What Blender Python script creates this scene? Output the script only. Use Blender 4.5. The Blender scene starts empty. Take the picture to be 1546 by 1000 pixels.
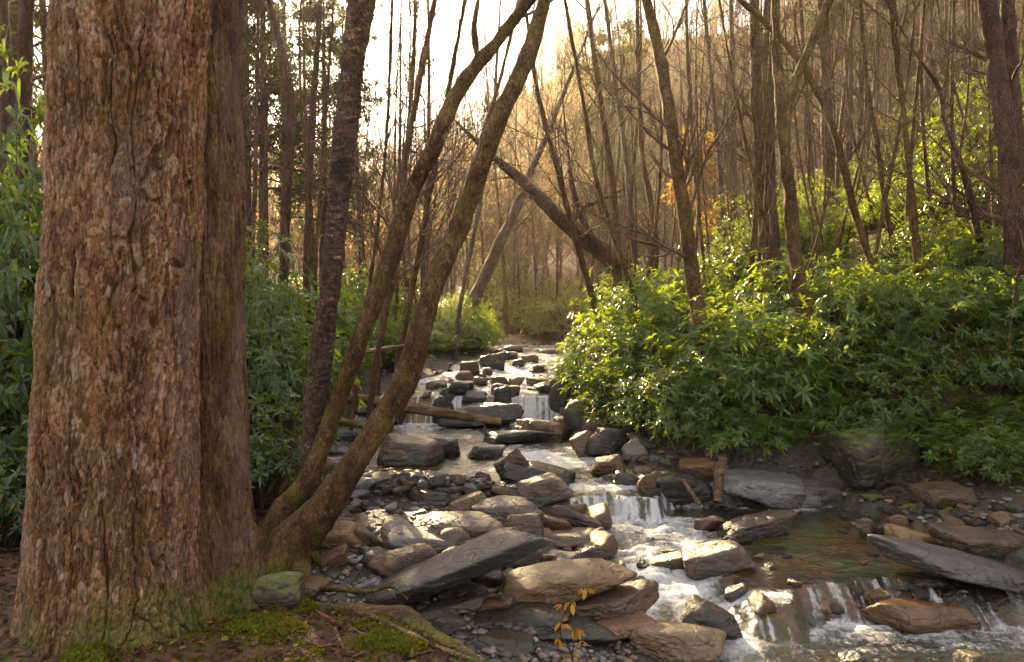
import bpy, math, random
import numpy as np
from mathutils import Vector, Matrix

# ------------------------------------------------------------------ camera / sky / sun
S = bpy.context.scene
COL = S.collection
R = math.radians
FPX, CX, HOR, CAMZ = 1100.0, 773.0, 490.0, 2.0      # focal length in photo pixels, centre column, horizon row, eye height
cam = bpy.data.cameras.new("camera")
cam.lens = 36.0 * FPX / 1546.0
cam.sensor_width = 36.0
cam.shift_y = -(500.0 - HOR) / 1546.0
cam.clip_start, cam.clip_end = 0.05, 4000.0
cam_o = bpy.data.objects.new("camera", cam)
cam_o.location = (0, 0, CAMZ)
cam_o.rotation_euler = (R(90), 0, 0)
COL.objects.link(cam_o)
S.camera = cam_o

SUN_AZ, SUN_EL = -16.4, 24.5                         # left of straight ahead, above the horizon
SUN_DIR = Vector((math.sin(R(SUN_AZ)) * math.cos(R(SUN_EL)), math.cos(R(SUN_AZ)) * math.cos(R(SUN_EL)), math.sin(R(SUN_EL))))
W = bpy.data.worlds.new("World")
S.world = W
W.use_nodes = True
wn, wl = W.node_tree.nodes, W.node_tree.links
bg = wn["Background"]
sky = wn.new("ShaderNodeTexSky")
sky.sky_type = 'NISHITA'
sky.sun_disc = False
sky.sun_elevation = R(SUN_EL)
sky.sun_rotation = R(SUN_AZ % 360)
sky.dust_density = 3.0
sky.air_density = 1.0
wmix = wn.new("ShaderNodeMix")
wmix.data_type = 'RGBA'
wmix.inputs[0].default_value = 0.5
wmix.inputs[7].default_value = (7.0, 6.4, 5.9, 1)    # thin bright cloud veil
wl.new(sky.outputs[0], wmix.inputs[6])
wl.new(wmix.outputs[2], bg.inputs[0])
bg.inputs[1].default_value = 0.052

sl = bpy.data.lights.new("sun_lamp", 'SUN')
sl.energy = 5.0
sl.angle = R(0.5)
sl.color = (1.0, 0.77, 0.42)
so = bpy.data.objects.new("sun_lamp", sl)
so.rotation_euler = SUN_DIR.to_track_quat('Z', 'Y').to_euler()
so.location = (0, 0, 40)
COL.objects.link(so)

S.view_settings.view_transform = 'Standard'
S.view_settings.look = 'None'
S.view_settings.gamma = 1.0
S.view_settings.exposure = 2.8
S.cycles.max_bounces = 6
S.cycles.diffuse_bounces = 3
S.cycles.glossy_bounces = 3
S.cycles.transmission_bounces = 4
S.cycles.transparent_max_bounces = 8
S.cycles.volume_bounces = 0
S.cycles.use_denoising = True
S.cycles.caustics_reflective = False
S.cycles.caustics_refractive = False
S.cycles.sample_clamp_indirect = 4.0

rng = np.random.default_rng(7)
random.seed(7)

# ------------------------------------------------------------------ numpy noise
def _hash(ix, iy, iz, s):
    with np.errstate(over='ignore'):
        n = (ix.astype(np.uint32) * np.uint32(374761393) + iy.astype(np.uint32) * np.uint32(668265263)
             + iz.astype(np.uint32) * np.uint32(2147483647 - 57) + np.uint32((s * 974711 + 12345) & 0xffffffff))
        n = (n ^ (n >> np.uint32(13))) * np.uint32(1274126177)
        n = (n ^ (n >> np.uint32(15))) * np.uint32(2246822519)
        n = n ^ (n >> np.uint32(16))
    return n.astype(np.float64) / 4294967295.0

def vnoise(p, s=0):
    p = np.asarray(p, float)
    f = np.floor(p)
    i = f.astype(np.int64)
    t = p - f
    t = t * t * t * (t * (t * 6 - 15) + 10)
    out = 0
    for dx in (0, 1):
        wx = t[:, 0] if dx else 1 - t[:, 0]
        for dy in (0, 1):
            wy = t[:, 1] if dy else 1 - t[:, 1]
            for dz in (0, 1):
                wz = t[:, 2] if dz else 1 - t[:, 2]
                out = out + wx * wy * wz * _hash(i[:, 0] + dx, i[:, 1] + dy, i[:, 2] + dz, s)
    return out * 2 - 1

def fbm(p, s=0, o=4, g=0.5):
    p = np.asarray(p, float)
    a, r, tot = 1.0, 0, 0
    for k in range(o):
        r = r + a * vnoise(p * 2.03 ** k + 17.3 * k, s + k)
        tot += a
        a *= g
    return r / tot

def voro(p, s=0):
    """F1, F2 and a random number per cell"""
    i = np.floor(p).astype(np.int64)
    f1 = np.full(len(p), 9.0)
    f2 = np.full(len(p), 9.0)
    cid = np.zeros(len(p))
    for dx in (-1, 0, 1):
        for dy in (-1, 0, 1):
            for dz in (-1, 0, 1):
                c = i + np.array([dx, dy, dz])
                q = np.stack([c[:, k] + _hash(c[:, 0], c[:, 1], c[:, 2], s + 11 * k) for k in range(3)], 1)
                d = np.sqrt(((p - q) ** 2).sum(1))
                m = d < f1
                f2 = np.where(m, f1, np.minimum(f2, d))
                cid = np.where(m, _hash(c[:, 0], c[:, 1], c[:, 2], s + 77), cid)
                f1 = np.where(m, d, f1)
    return f1, f2, cid

def sm(a, b, x):
    t = np.clip((np.asarray(x, float) - a) / (b - a), 0, 1)
    return t * t * (3 - 2 * t)

# ------------------------------------------------------------------ mesh helpers
class MB:
    """collects vertices and faces, links them as ONE mesh object"""
    def __init__(s):
        s.v, s.q, s.t, s.n = [], [], [], 0
        s.att = {}
    def add(s, v, q=None, t=None):
        v = np.asarray(v, float).reshape(-1, 3)
        if q is not None and len(q): s.q.append(np.asarray(q, np.int64) + s.n)
        if t is not None and len(t): s.t.append(np.asarray(t, np.int64) + s.n)
        s.v.append(v)
        s.n += len(v)
    def mesh(s, name, smooth=True, atts=None):
        v = np.concatenate(s.v) if s.v else np.zeros((0, 3))
        q = np.concatenate(s.q) if s.q else np.zeros((0, 4), np.int64)
        t = np.concatenate(s.t) if s.t else np.zeros((0, 3), np.int64)
        me = bpy.data.meshes.new(name)
        me.vertices.add(len(v))
        me.vertices.foreach_set("co", v.astype(np.float32).ravel())
        nl = len(q) * 4 + len(t) * 3
        me.loops.add(nl)
        me.loops.foreach_set("vertex_index", np.concatenate([q.ravel(), t.ravel()]).astype(np.int32))
        me.polygons.add(len(q) + len(t))
        me.polygons.foreach_set("loop_start", np.concatenate([np.arange(len(q)) * 4, len(q) * 4 + np.arange(len(t)) * 3]).astype(np.int32))
        for k, a in (atts or {}).items():
            at = me.attributes.new(k, 'FLOAT', 'POINT')
            at.data.foreach_set("value", np.asarray(a, np.float32))
        me.update(calc_edges=True)
        me.polygons.foreach_set("use_smooth", np.full(len(q) + len(t), smooth))
        return me
    def build(s, name, mat, parent=None, smooth=True, atts=None, loc=None):
        o = bpy.data.objects.new(name, s.mesh(name, smooth, atts))
        if mat: o.data.materials.append(mat)
        COL.objects.link(o)
        if parent: o.parent = parent
        if loc is not None: o.location = loc
        return o

def tag(o, label=None, cat=None, group=None, kind=None):
    if label: o['label'] = label
    if cat: o['category'] = cat
    if group: o['group'] = group
    if kind: o['kind'] = kind
    return o

def empty(name, loc, label=None, cat=None, group=None):
    o = bpy.data.objects.new(name, None)
    o.empty_display_size = 0.2
    o.location = loc
    COL.objects.link(o)
    return tag(o, label, cat, group)

def copy_tree(o, parent=None):
    c = o.copy()
    COL.objects.link(c)
    c.parent = parent
    for ch in list(o.children):
        copy_tree(ch, c)
    return c

def grid_quads(nu, nv, wrap=False):
    i = np.arange(nv - 1)[:, None] * nu
    j = np.arange(nu if wrap else nu - 1)[None, :]
    j2 = (j + 1) % nu
    return np.stack([i + j, i + j2, i + nu + j2, i + nu + j], -1).reshape(-1, 4)

def tubes(mb, P, Rr, ns):
    """P (M,N,3) paths, Rr (M,N) radii"""
    P = np.asarray(P, float); Rr = np.asarray(Rr, float)
    M, N, _ = P.shape
    T = np.gradient(P, axis=1)
    T /= np.linalg.norm(T, axis=2, keepdims=True) + 1e-9
    mean = T.mean(1)
    ref = np.where((np.abs(mean[:, 1:2]) < 0.75), np.array([[0, 1.0, 0]]), np.array([[1.0, 0, 0]]))
    A = np.cross(T, ref[:, None, :])
    A /= np.linalg.norm(A, axis=2, keepdims=True) + 1e-9
    B = np.cross(T, A)
    th = np.arange(ns) * 2 * math.pi / ns
    V = P[:, :, None, :] + Rr[:, :, None, None] * (np.cos(th)[None, None, :, None] * A[:, :, None, :] + np.sin(th)[None, None, :, None] * B[:, :, None, :])
    base = grid_quads(ns, N, True)
    q = (base[None] + (np.arange(M) * N * ns)[:, None, None]).reshape(-1, 4)
    mb.add(V.reshape(-1, 3), q)

def spline(pts, n):
    """Catmull-Rom through rows of pts, n samples"""
    p = np.asarray(pts, float)
    d = np.r_[0, np.cumsum(np.linalg.norm(np.diff(p[:, :3], axis=0), axis=1))]
    u = np.linspace(0, d[-1], n)
    m = np.gradient(p, d, axis=0) if len(p) > 2 else np.repeat((p[1:] - p[:1]) / d[-1], 2, 0)
    k = np.clip(np.searchsorted(d, u, side='right') - 1, 0, len(p) - 2)
    h = (d[k + 1] - d[k])[:, None]
    t = ((u - d[k])[:, None]) / h
    return ((2 * t**3 - 3 * t**2 + 1) * p[k] + (t**3 - 2 * t**2 + t) * h * m[k] + (-2 * t**3 + 3 * t**2) * p[k + 1] + (t**3 - t**2) * h * m[k + 1])

def at(px, py, Y):
    return np.array([(px - CX) / FPX * Y, Y, CAMZ - (py - HOR) / FPX * Y])

# ------------------------------------------------------------------ materials
def nmat(name):
    m = bpy.data.materials.new(name)
    m.use_nodes = True
    nt = m.node_tree
    for n in list(nt.nodes): nt.nodes.remove(n)
    out = nt.nodes.new("ShaderNodeOutputMaterial")
    return m, nt, out

class G:
    """small node-graph writer"""
    def __init__(s, nt): s.nt = nt
    def n(s, t, **kw):
        x = s.nt.nodes.new("ShaderNode" + t)
        for k, v in kw.items(): setattr(x, k, v)
        return x
    def l(s, a, b): s.nt.links.new(a, b)
    def tc(s): return s.n("TexCoord").outputs['Object']
    def pos(s): return s.n("NewGeometry").outputs['Position']
    def map(s, v, sc=(1, 1, 1), loc=(0, 0, 0)):
        m = s.n("Mapping"); s.l(v, m.inputs[0]); m.inputs['Scale'].default_value = sc; m.inputs['Location'].default_value = loc
        return m.outputs[0]
    def noise(s, v, scale, detail=4, rough=0.55, dist=0.0):
        x = s.n("TexNoise"); s.l(v, x.inputs['Vector'])
        x.inputs['Scale'].default_value = scale; x.inputs['Detail'].default_value = detail
        x.inputs['Roughness'].default_value = rough; x.inputs['Distortion'].default_value = dist
        return x.outputs[0]
    def vor(s, v, scale, feat='F1', out=0):
        x = s.n("TexVoronoi", feature=feat); s.l(v, x.inputs['Vector']); x.inputs['Scale'].default_value = scale
        return x.outputs[out]
    def ramp(s, f, stops):
        x = s.n("ValToRGB"); e = x.color_ramp.elements
        while len(e) < len(stops): e.new(0.5)
        for k, (p, c) in enumerate(stops):
            e[k].position = p
            e[k].color = (c, c, c, 1) if isinstance(c, (int, float)) else (*c, 1)
        s.l(f, x.inputs[0])
        return x.outputs[0]
    def mix(s, f, a, b, mode='MIX'):
        x = s.n("Mix", data_type='RGBA', blend_type=mode)
        for k, v in ((0, f), (6, a), (7, b)):
            if isinstance(v, (int, float)): x.inputs[k].default_value = v
            elif isinstance(v, tuple): x.inputs[k].default_value = (*v, 1) if len(v) == 3 else v
            else: s.l(v, x.inputs[k])
        return x.outputs[2]
    def math(s, op, a, b=None, clamp=False):
        x = s.n("Math", operation=op, use_clamp=clamp)
        for k, v in ((0, a), (1, b)):
            if v is None: continue
            if isinstance(v, (int, float)): x.inputs[k].default_value = v
            else: s.l(v, x.inputs[k])
        return x.outputs[0]
    def attr(s, name):
        x = s.n("Attribute"); x.attribute_name = name
        return x.outputs['Fac']
    def rand(s): return s.n("ObjectInfo").outputs['Random']
    def sep(s, v):
        x = s.n("SeparateXYZ"); s.l(v, x.inputs[0]); return x.outputs
    def bump(s, h, strength, dist):
        x = s.n("Bump"); s.l(h, x.inputs['Height']); x.inputs['Strength'].default_value = strength; x.inputs['Distance'].default_value = dist
        return x.outputs[0]
    def bsdf(s, col, rough, normal=None, spec=0.5):
        x = s.n("BsdfPrincipled")
        for k, v in (('Base Color', col), ('Roughness', rough)):
            if isinstance(v, (int, float)): x.inputs[k].default_value = v
            elif isinstance(v, tuple): x.inputs[k].default_value = (*v, 1)
            else: s.l(v, x.inputs[k])
        x.inputs['Specular IOR Level'].default_value = spec
        if normal is not None: s.l(normal, x.inputs['Normal'])
        return x

def bark_mat(name, cols, scale=(14, 14, 4), moss=None, mossamt=0.5, bump=0.7, rnd=0.25, bdist=0.014, cell=False, fleck=None):
    m, nt, out = nmat(name); g = G(nt)
    v = g.tc()
    w = g.map(v, scale)
    nz = g.noise(w, 1.0, 6, 0.65, 0.6)
    f = nz
    if cell:
        f = g.mix(0.55, nz, g.attr('cell'))
    k = len(cols)
    col = g.ramp(f, [(0.28 + 0.44 * i / (k - 1), c) for i, c in enumerate(cols)])
    if moss:
        mm = g.ramp(g.noise(v, 2.6, 5, 0.6), [(0.62 - 0.22 * mossamt, 0.0), (0.74 - 0.22 * mossamt, 1.0)])
        col = g.mix(g.math('MULTIPLY', mm, 0.8), col, moss)
    big = g.ramp(g.noise(g.map(v, (3.6, 3.6, 1.8), (2, 7, 1)), 1.0, 5, 0.65), [(0.34, 0.55), (0.52, 1.0), (0.66, 1.5)])
    col = g.mix(1.0, col, big, 'MULTIPLY')
    br = g.math('ADD', g.math('MULTIPLY', g.rand(), rnd), 1 - rnd / 2)
    bc = g.n("CombineColor")
    for i in range(3): g.l(br, bc.inputs[i])
    col = g.mix(1.0, col, bc.outputs[0], 'MULTIPLY')
    fl = g.ramp(g.noise(g.map(v, (70, 70, 34)), 1.0, 4, 0.65), [(0.36, 0.5), (0.5, 1.0), (0.66, 1.55)])
    col = g.mix(1.0, col, fl, 'MULTIPLY')
    if fleck:
        lf = g.ramp(g.noise(g.map(v, (24, 24, 15), (5, 2, 8)), 1.0, 5, 0.7), [(0.60, 0.0), (0.66, 0.75)])
        col = g.mix(lf, col, fleck)
    b1 = g.noise(w, 3.0, 6, 0.7)
    cr_ = g.n("TexVoronoi", feature='DISTANCE_TO_EDGE'); g.l(g.map(v, (scale[0] * 2.2, scale[1] * 2.2, scale[2] * 1.6)), cr_.inputs['Vector']); cr_.inputs['Scale'].default_value = 1.0
    ck = g.ramp(cr_.outputs[0], [(0.0, 0.0), (0.14, 1.0)])
    hgt = g.math('ADD', g.math('ADD', nz, g.math('MULTIPLY', b1, 0.6)), g.math('MULTIPLY', ck, 0.5))
    s_ = g.bsdf(col, 0.85, g.bump(hgt, bump, bdist), 0.25)
    g.l(s_.outputs[0], out.inputs[0])
    return m

def rock_mat(name, c0, c1, c2, moss=0.0, rough=0.45, mosscol=(0.10, 0.12, 0.02)):
    c0, c1, c2 = [tuple(0.72 * a for a in c) for c in (c0, c1, c2)]
    m, nt, out = nmat(name); g = G(nt)
    v = g.tc()
    rv = g.n("ObjectInfo").outputs['Random']
    off = g.n("VectorMath", operation='ADD'); g.l(v, off.inputs[0])
    cx = g.n("CombineXYZ")
    for i in range(3): g.l(g.math('MULTIPLY', rv, 37.0 + 11 * i), cx.inputs[i])
    g.l(cx.outputs[0], off.inputs[1])
    p = off.outputs[0]
    n1 = g.noise(p, 3.2, 6, 0.62, 0.4)
    n2 = g.noise(g.map(p, (5, 5, 26)), 1.0, 5, 0.6, 0.7)
    col = g.ramp(g.mix(0.45, n1, n2), [(0.30, c0), (0.5, c1), (0.68, c2)])
    sp = g.ramp(g.noise(p, 55, 4, 0.7), [(0.35, 0.72), (0.65, 1.18)])
    col = g.mix(1.0, col, sp, 'MULTIPLY')
    st = g.ramp(g.noise(p, 1.6, 3, 0.5), [(0.52, 0.0), (0.66, 0.55)])
    col = g.mix(st, col, tuple(0.55 * a for a in c1))
    li = g.ramp(g.noise(p, 9.0, 5, 0.75), [(0.64, 0.0), (0.70, 0.5)])
    col = g.mix(li, col, tuple(min(0.6, 1.7 * a) for a in c2))
    br = g.math('ADD', g.math('MULTIPLY', rv, 0.9), 0.65)
    bc = g.n("CombineColor")
    hue = g.math('FRACT', g.math('MULTIPLY', rv, 7.31))
    g.l(g.math('MULTIPLY', br, g.math('ADD', g.math('MULTIPLY', hue, 0.26), 0.90)), bc.inputs[0]); g.l(br, bc.inputs[1])
    g.l(g.math('MULTIPLY', br, g.math('SUBTRACT', 1.16, g.math('MULTIPLY', hue, 0.42))), bc.inputs[2])
    col = g.mix(1.0, col, bc.outputs[0], 'MULTIPLY')
    if moss > 0:
        nz = g.sep(g.n("NewGeometry").outputs['Normal'])[2]
        mk = g.math('ADD', g.math('MULTIPLY', nz, 0.45), g.noise(p, 4.5, 5, 0.65))
        mk = g.ramp(mk, [(0.86 - 0.42 * moss, 0.0), (0.98 - 0.42 * moss, 1.0)])
        col = g.mix(mk, col, mosscol)
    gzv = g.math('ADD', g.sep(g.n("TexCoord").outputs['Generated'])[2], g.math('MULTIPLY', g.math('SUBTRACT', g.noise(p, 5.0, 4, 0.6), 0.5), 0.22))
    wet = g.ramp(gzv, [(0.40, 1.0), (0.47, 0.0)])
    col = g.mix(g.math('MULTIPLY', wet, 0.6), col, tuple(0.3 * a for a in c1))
    hb = g.math('ADD', g.math('MULTIPLY', g.noise(p, 22, 6, 0.7), 0.5), n2)
    ro = g.math('ADD', g.math('MULTIPLY', g.noise(p, 7.0, 3), 0.35), rough - 0.17)
    ro = g.math('SUBTRACT', ro, g.math('MULTIPLY', wet, 0.22), True)
    ve = g.n("TexVoronoi", feature='DISTANCE_TO_EDGE')
    wv = g.n("VectorMath", operation='ADD'); g.l(g.map(p, (3.0, 3.0, 9.0)), wv.inputs[0])
    wn_ = g.n("TexNoise"); g.l(p, wn_.inputs['Vector']); wn_.inputs['Scale'].default_value = 4.0
    g.l(wn_.outputs[1], wv.inputs[1]); g.l(wv.outputs[0], ve.inputs['Vector']); ve.inputs['Scale'].default_value = 1.0
    hb = g.math('ADD', hb, g.math('MULTIPLY', g.ramp(ve.outputs[0], [(0.0, 0.0), (0.035, 1.0)]), 0.45))
    hb = g.math('ADD', hb, g.math('MULTIPLY', g.noise(p, 70, 5, 0.75), 0.35))
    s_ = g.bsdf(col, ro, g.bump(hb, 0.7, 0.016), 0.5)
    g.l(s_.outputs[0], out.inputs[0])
    return m

def leaf_mat(name, a, b, trans, rough=0.35, tw=0.4, spec=0.5, sheen=None):
    m, nt, out = nmat(name); g = G(nt)
    v = g.tc()
    n1 = g.noise(v, 2.2, 3, 0.6)
    n2 = g.noise(v, 31.0, 2, 0.5)
    isl = g.n("NewGeometry").outputs['Random Per Island']
    f = g.mix(0.5, g.mix(0.5, n1, n2), isl)
    rv = g.rand()
    col = g.ramp(g.math('ADD', f, g.math('MULTIPLY', g.math('SUBTRACT', rv, 0.5), 0.2)), [(0.28, a), (0.70, b)])
    old = g.ramp(isl, [(0.955, 0.0), (0.965, 0.8)])
    col = g.mix(old, col, (0.22, 0.15, 0.035))
    s_ = g.bsdf(col, rough, None, spec)
    t = g.n("BsdfTranslucent")
    g.l(g.mix(0.75, col, trans), t.inputs[0])
    mx = g.n("MixShader"); mx.inputs[0].default_value = tw
    g.l(s_.outputs[0], mx.inputs[1]); g.l(t.outputs[0], mx.inputs[2])
    g.l(mx.outputs[0], out.inputs[0])
    return m

M = {}
M['tulip'] = bark_mat('tulip_bark', [(0.062, 0.027, 0.012), (0.150, 0.070, 0.030), (0.225, 0.118, 0.056), (0.31, 0.185, 0.105)], (16, 16, 6), None, rnd=0.0, bump=0.8, cell=True)
M['furrow'] = bark_mat('furrowed_bark', [(0.045, 0.022, 0.009), (0.105, 0.056, 0.024), (0.165, 0.098, 0.046)], (26, 26, 3.5), (0.09, 0.08, 0.024), 0.15, rnd=0.0, cell=True)
M['birch'] = bark_mat('peeling_birch_bark', [(0.024, 0.015, 0.010), (0.06, 0.038, 0.024), (0.11, 0.072, 0.046), (0.34, 0.25, 0.17)], (13, 13, 27), None, rnd=0.0, bump=0.9, bdist=0.02)
M['mossy_bark'] = bark_mat('mossy_brown_bark', [(0.036, 0.021, 0.008), (0.09, 0.053, 0.019), (0.165, 0.102, 0.04)], (18, 18, 10), (0.10, 0.085, 0.016), 0.45, rnd=0.1, fleck=(0.21, 0.165, 0.10))
M['grey_bark'] = bark_mat('grey_bark', [(0.05, 0.042, 0.036), (0.10, 0.083, 0.07), (0.16, 0.135, 0.11)], (12, 12, 4), (0.08, 0.08, 0.025), 0.2)
M['brown_bark'] = bark_mat('brown_bark', [(0.038, 0.021, 0.009), (0.085, 0.048, 0.021), (0.15, 0.09, 0.042)], (16, 16, 6), (0.085, 0.075, 0.018), 0.4, fleck=(0.17, 0.13, 0.085))
M['dark_bark'] = bark_mat('dark_bark', [(0.028, 0.016, 0.012), (0.062, 0.037, 0.026), (0.10, 0.062, 0.043)], (16, 16, 5), None, fleck=(0.13, 0.10, 0.08))
M['twig'] = bark_mat('twig_bark', [(0.085, 0.055, 0.035), (0.15, 0.10, 0.062)], (8, 8, 8), None, bump=0.1)
M['wood'] = bark_mat('weathered_wood', [(0.06, 0.036, 0.018), (0.15, 0.095, 0.05), (0.26, 0.18, 0.105)], (3, 26, 26), (0.09, 0.08, 0.018), 0.1, rnd=0.15)
M['mossy_wood'] = bark_mat('mossy_wood', [(0.045, 0.028, 0.012), (0.11, 0.07, 0.03), (0.19, 0.13, 0.055)], (3, 22, 22), (0.11, 0.105, 0.018), 0.6, rnd=0.15)
M['red_wood'] = bark_mat('red_rotten_wood', [(0.03, 0.011, 0.006), (0.085, 0.034, 0.017), (0.16, 0.08, 0.045)], (3, 30, 30), None)
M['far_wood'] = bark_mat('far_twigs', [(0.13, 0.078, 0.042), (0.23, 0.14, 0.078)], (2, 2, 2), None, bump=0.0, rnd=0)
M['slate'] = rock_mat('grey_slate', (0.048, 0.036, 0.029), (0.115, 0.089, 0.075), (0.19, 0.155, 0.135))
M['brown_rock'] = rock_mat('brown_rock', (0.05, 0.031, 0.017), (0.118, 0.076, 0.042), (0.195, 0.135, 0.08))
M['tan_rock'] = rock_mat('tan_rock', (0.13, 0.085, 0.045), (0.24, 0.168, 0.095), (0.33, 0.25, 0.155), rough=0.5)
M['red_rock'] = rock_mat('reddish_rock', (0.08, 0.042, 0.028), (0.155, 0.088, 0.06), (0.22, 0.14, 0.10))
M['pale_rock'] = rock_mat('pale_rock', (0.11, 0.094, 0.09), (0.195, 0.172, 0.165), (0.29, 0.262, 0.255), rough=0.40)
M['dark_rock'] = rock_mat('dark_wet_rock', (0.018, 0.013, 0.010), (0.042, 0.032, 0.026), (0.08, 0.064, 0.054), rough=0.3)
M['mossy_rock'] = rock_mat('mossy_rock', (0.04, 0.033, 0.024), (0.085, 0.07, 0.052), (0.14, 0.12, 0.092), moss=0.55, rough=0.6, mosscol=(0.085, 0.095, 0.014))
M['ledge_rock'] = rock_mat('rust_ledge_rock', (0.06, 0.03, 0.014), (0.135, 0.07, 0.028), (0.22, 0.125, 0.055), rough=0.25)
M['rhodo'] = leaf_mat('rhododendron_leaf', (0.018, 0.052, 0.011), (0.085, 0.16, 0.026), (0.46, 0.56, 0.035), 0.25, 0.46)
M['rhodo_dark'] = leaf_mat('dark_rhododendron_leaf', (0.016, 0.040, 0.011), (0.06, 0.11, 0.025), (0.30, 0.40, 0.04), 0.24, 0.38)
M['yellow_leaf'] = leaf_mat('yellow_green_leaf', (0.09, 0.13, 0.025), (0.17, 0.20, 0.04), (0.5, 0.52, 0.06), 0.4, 0.45)
M['hemlock'] = leaf_mat('hemlock_needles', (0.02, 0.036, 0.014), (0.04, 0.065, 0.022), (0.12, 0.15, 0.03), 0.5, 0.3)
M['orange_leaf'] = leaf_mat('orange_leaf', (0.30, 0.15, 0.03), (0.46, 0.26, 0.05), (0.66, 0.36, 0.05), 0.5, 0.45)
M['gold_leaf'] = leaf_mat('gold_sapling_leaf', (0.33, 0.16, 0.02), (0.5, 0.27, 0.03), (0.6, 0.32, 0.03), 0.5, 0.35)
M['litter'] = leaf_mat('dead_leaf', (0.035, 0.017, 0.009), (0.13, 0.066, 0.034), (0.2, 0.1, 0.035), 0.7, 0.15, 0.2)
M['glow_flake'] = leaf_mat('tan_glow_flake', (0.22, 0.12, 0.055), (0.34, 0.21, 0.10), (0.55, 0.34, 0.12), 0.6, 0.5, 0.2)
M['moss'] = leaf_mat('moss_tuft', (0.05, 0.062, 0.008), (0.19, 0.185, 0.018), (0.36, 0.34, 0.03), 0.8, 0.3, 0.1)
M['grass'] = leaf_mat('grass_blade', (0.06, 0.12, 0.015), (0.12, 0.2, 0.03), (0.3, 0.4, 0.04), 0.5, 0.35)

# ------------------------------------------------------------------ the lie of the land
WY = [1.0, 4.0, 4.64, 5.4, 6.0, 6.8, 7.25, 7.9, 8.4, 9.2, 10.8, 11.9, 14.4, 17.4, 21.3, 25, 30, 40]
WL = [2.2, 1.3, 1.12, 0.72, 0.60, 0.58, 0.55, -0.9, -1.9, -2.5, -2.7, -2.2, -1.6, -1.2, -0.3, 0.1, 1.5, 6]
WR = [6.0, 4.6, 4.3, 4.1, 3.9, 3.7, 3.6, 3.4, 1.25, 1.0, 0.75, 0.75, 1.05, 1.4, 1.6, 1.8, 3.8, 9]
ZY = [0, 5.13, 5.38, 7.05, 7.22, 9.0, 11.35, 11.6, 14, 16, 16.3, 21, 26, 40, 120]
ZZ = [-0.16, -0.12, 0.06, 0.10, 0.28, 0.37, 0.46, 0.86, 0.94, 1.0, 1.08, 1.13, 1.2, 1.6, 2.4]

def wedge(Y): return np.interp(Y, WY, WL), np.interp(Y, WY, WR)

def water_z(X, Y):
    X = np.asarray(X, float); Y = np.asarray(Y, float)
    wob = 0.13 * np.sin(X * 4.1 + 0.6) + 0.07 * np.sin(X * 9.7 + 2.1) + 0.04 * np.sin(X * 23 + 1) + 0.12 * np.sin(X * 2.3 + 4) * (X > 1.4)
    ya = Y + wob * sm(4.4, 5.0, Y) * (1 - sm(9, 10, Y)) - 0.75 * sm(1.35, 1.75, X) * sm(6.6, 7.0, Y) * (1 - sm(8.4, 8.9, Y))
    z = np.interp(ya, ZY, ZZ)
    # left of the front ledge the water runs down a long riffle instead of a step
    rif = np.interp(Y, [4.0, 4.5, 6.4, 7.0], [-0.17, -0.15, 0.07, 0.10])
    k = (1 - sm(1.45, 1.75, X)) * (1 - sm(6.6, 7.0, Y))
    return z * (1 - k) + rif * k

RIDGE_U = [-3, -0.6, -0.30, -0.16, -0.066, -0.012, 0.07, 0.16, 0.25, 0.30, 0.39, 0.48, 0.75, 3]
RIDGE_Y = [260, 270, 290, 285, 225, 175, 100, 65, 50, 40, 0, -50, -140, -300]

def ground_z(X, Y, detail=True):
    X = np.asarray(X, float); Y = np.asarray(Y, float)
    wl_, wr_ = wedge(Y)
    wz = water_z(np.clip(X, wl_, wr_), Y)
    dl, dr = wl_ - X, X - wr_
    ins = np.minimum(-dl, -dr)
    z = wz - 0.06 - 0.10 * sm(0, 0.5, ins)
    zl = wz + 0.03 + 0.17 * sm(0.0, 1.1, dl)                        # stone bar
    ym = Y
    lb = sm(1.7, 2.6, -X + 0.06 * np.clip(Y - 7, 0, 1e9) * 0 - np.clip(0.55 * (Y - 7.5), 0, 1.2))
    zl = zl * (1 - lb) + lb * (wz + 0.42 + 0.10 * np.clip(-X - 2, 0, 25))
    edge = np.interp(X, [-3.5, -1.5, -0.66, 0.1, 0.5, 1.2, 2.5], [5.0, 4.45, 4.05, 3.4, 2.95, 2.4, 1.0])
    mm = sm(-0.15, 0.28, edge - Y)
    zl = zl * (1 - mm) + mm * np.maximum(zl, 0.44 + 0.10 * sm(0, 1.2, edge - Y) + 0.06 * np.clip(-X - 1.2, 0, 6))
    zr = wz + 0.10 + 0.22 * sm(0, 0.8, dr) + 0.34 * np.clip(dr - 0.6, 0, 2.4) + 0.50 * np.clip(dr - 3.0, 0, 60) * (1 - 0.25 * sm(12, 40, dr))
    zr = zr * 1.0
    z = np.where(dl > 0, np.maximum(z, zl), z)
    z = np.where(dr > 0, np.maximum(z, zr), z)
    # the mountainside that closes the valley
    u = X / np.maximum(Y, 1.0)
    ry = np.interp(u, RIDGE_U, RIDGE_Y)
    top = CAMZ + (HOR - ry) / FPX * 100.0
    t = np.clip((Y - 32) / 68, 0, 1)
    hz = 1.4 + (top - 1.4) * (0.55 * t + 0.45 * t * t)
    hz = np.where(Y > 100, top - 0.3 * (Y - 100), hz)
    z = np.where(Y > 32, np.maximum(np.minimum(z, hz + 6), hz), z)
    if detail:
        p = np.stack([X, Y, 0 * X], -1).reshape(-1, 3)
        land = np.maximum(sm(0, 0.4, dl), sm(0, 0.4, dr)).ravel()
        n = fbm(p * 1.3, 3, 4) * 0.07 + fbm(p * 7, 9, 3) * 0.018
        far = sm(20, 60, Y).ravel()
        z = z + ((0.35 + 0.65 * land) * n + far * fbm(p * 0.12, 21, 4) * 1.6).reshape(z.shape)
    return z

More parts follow.
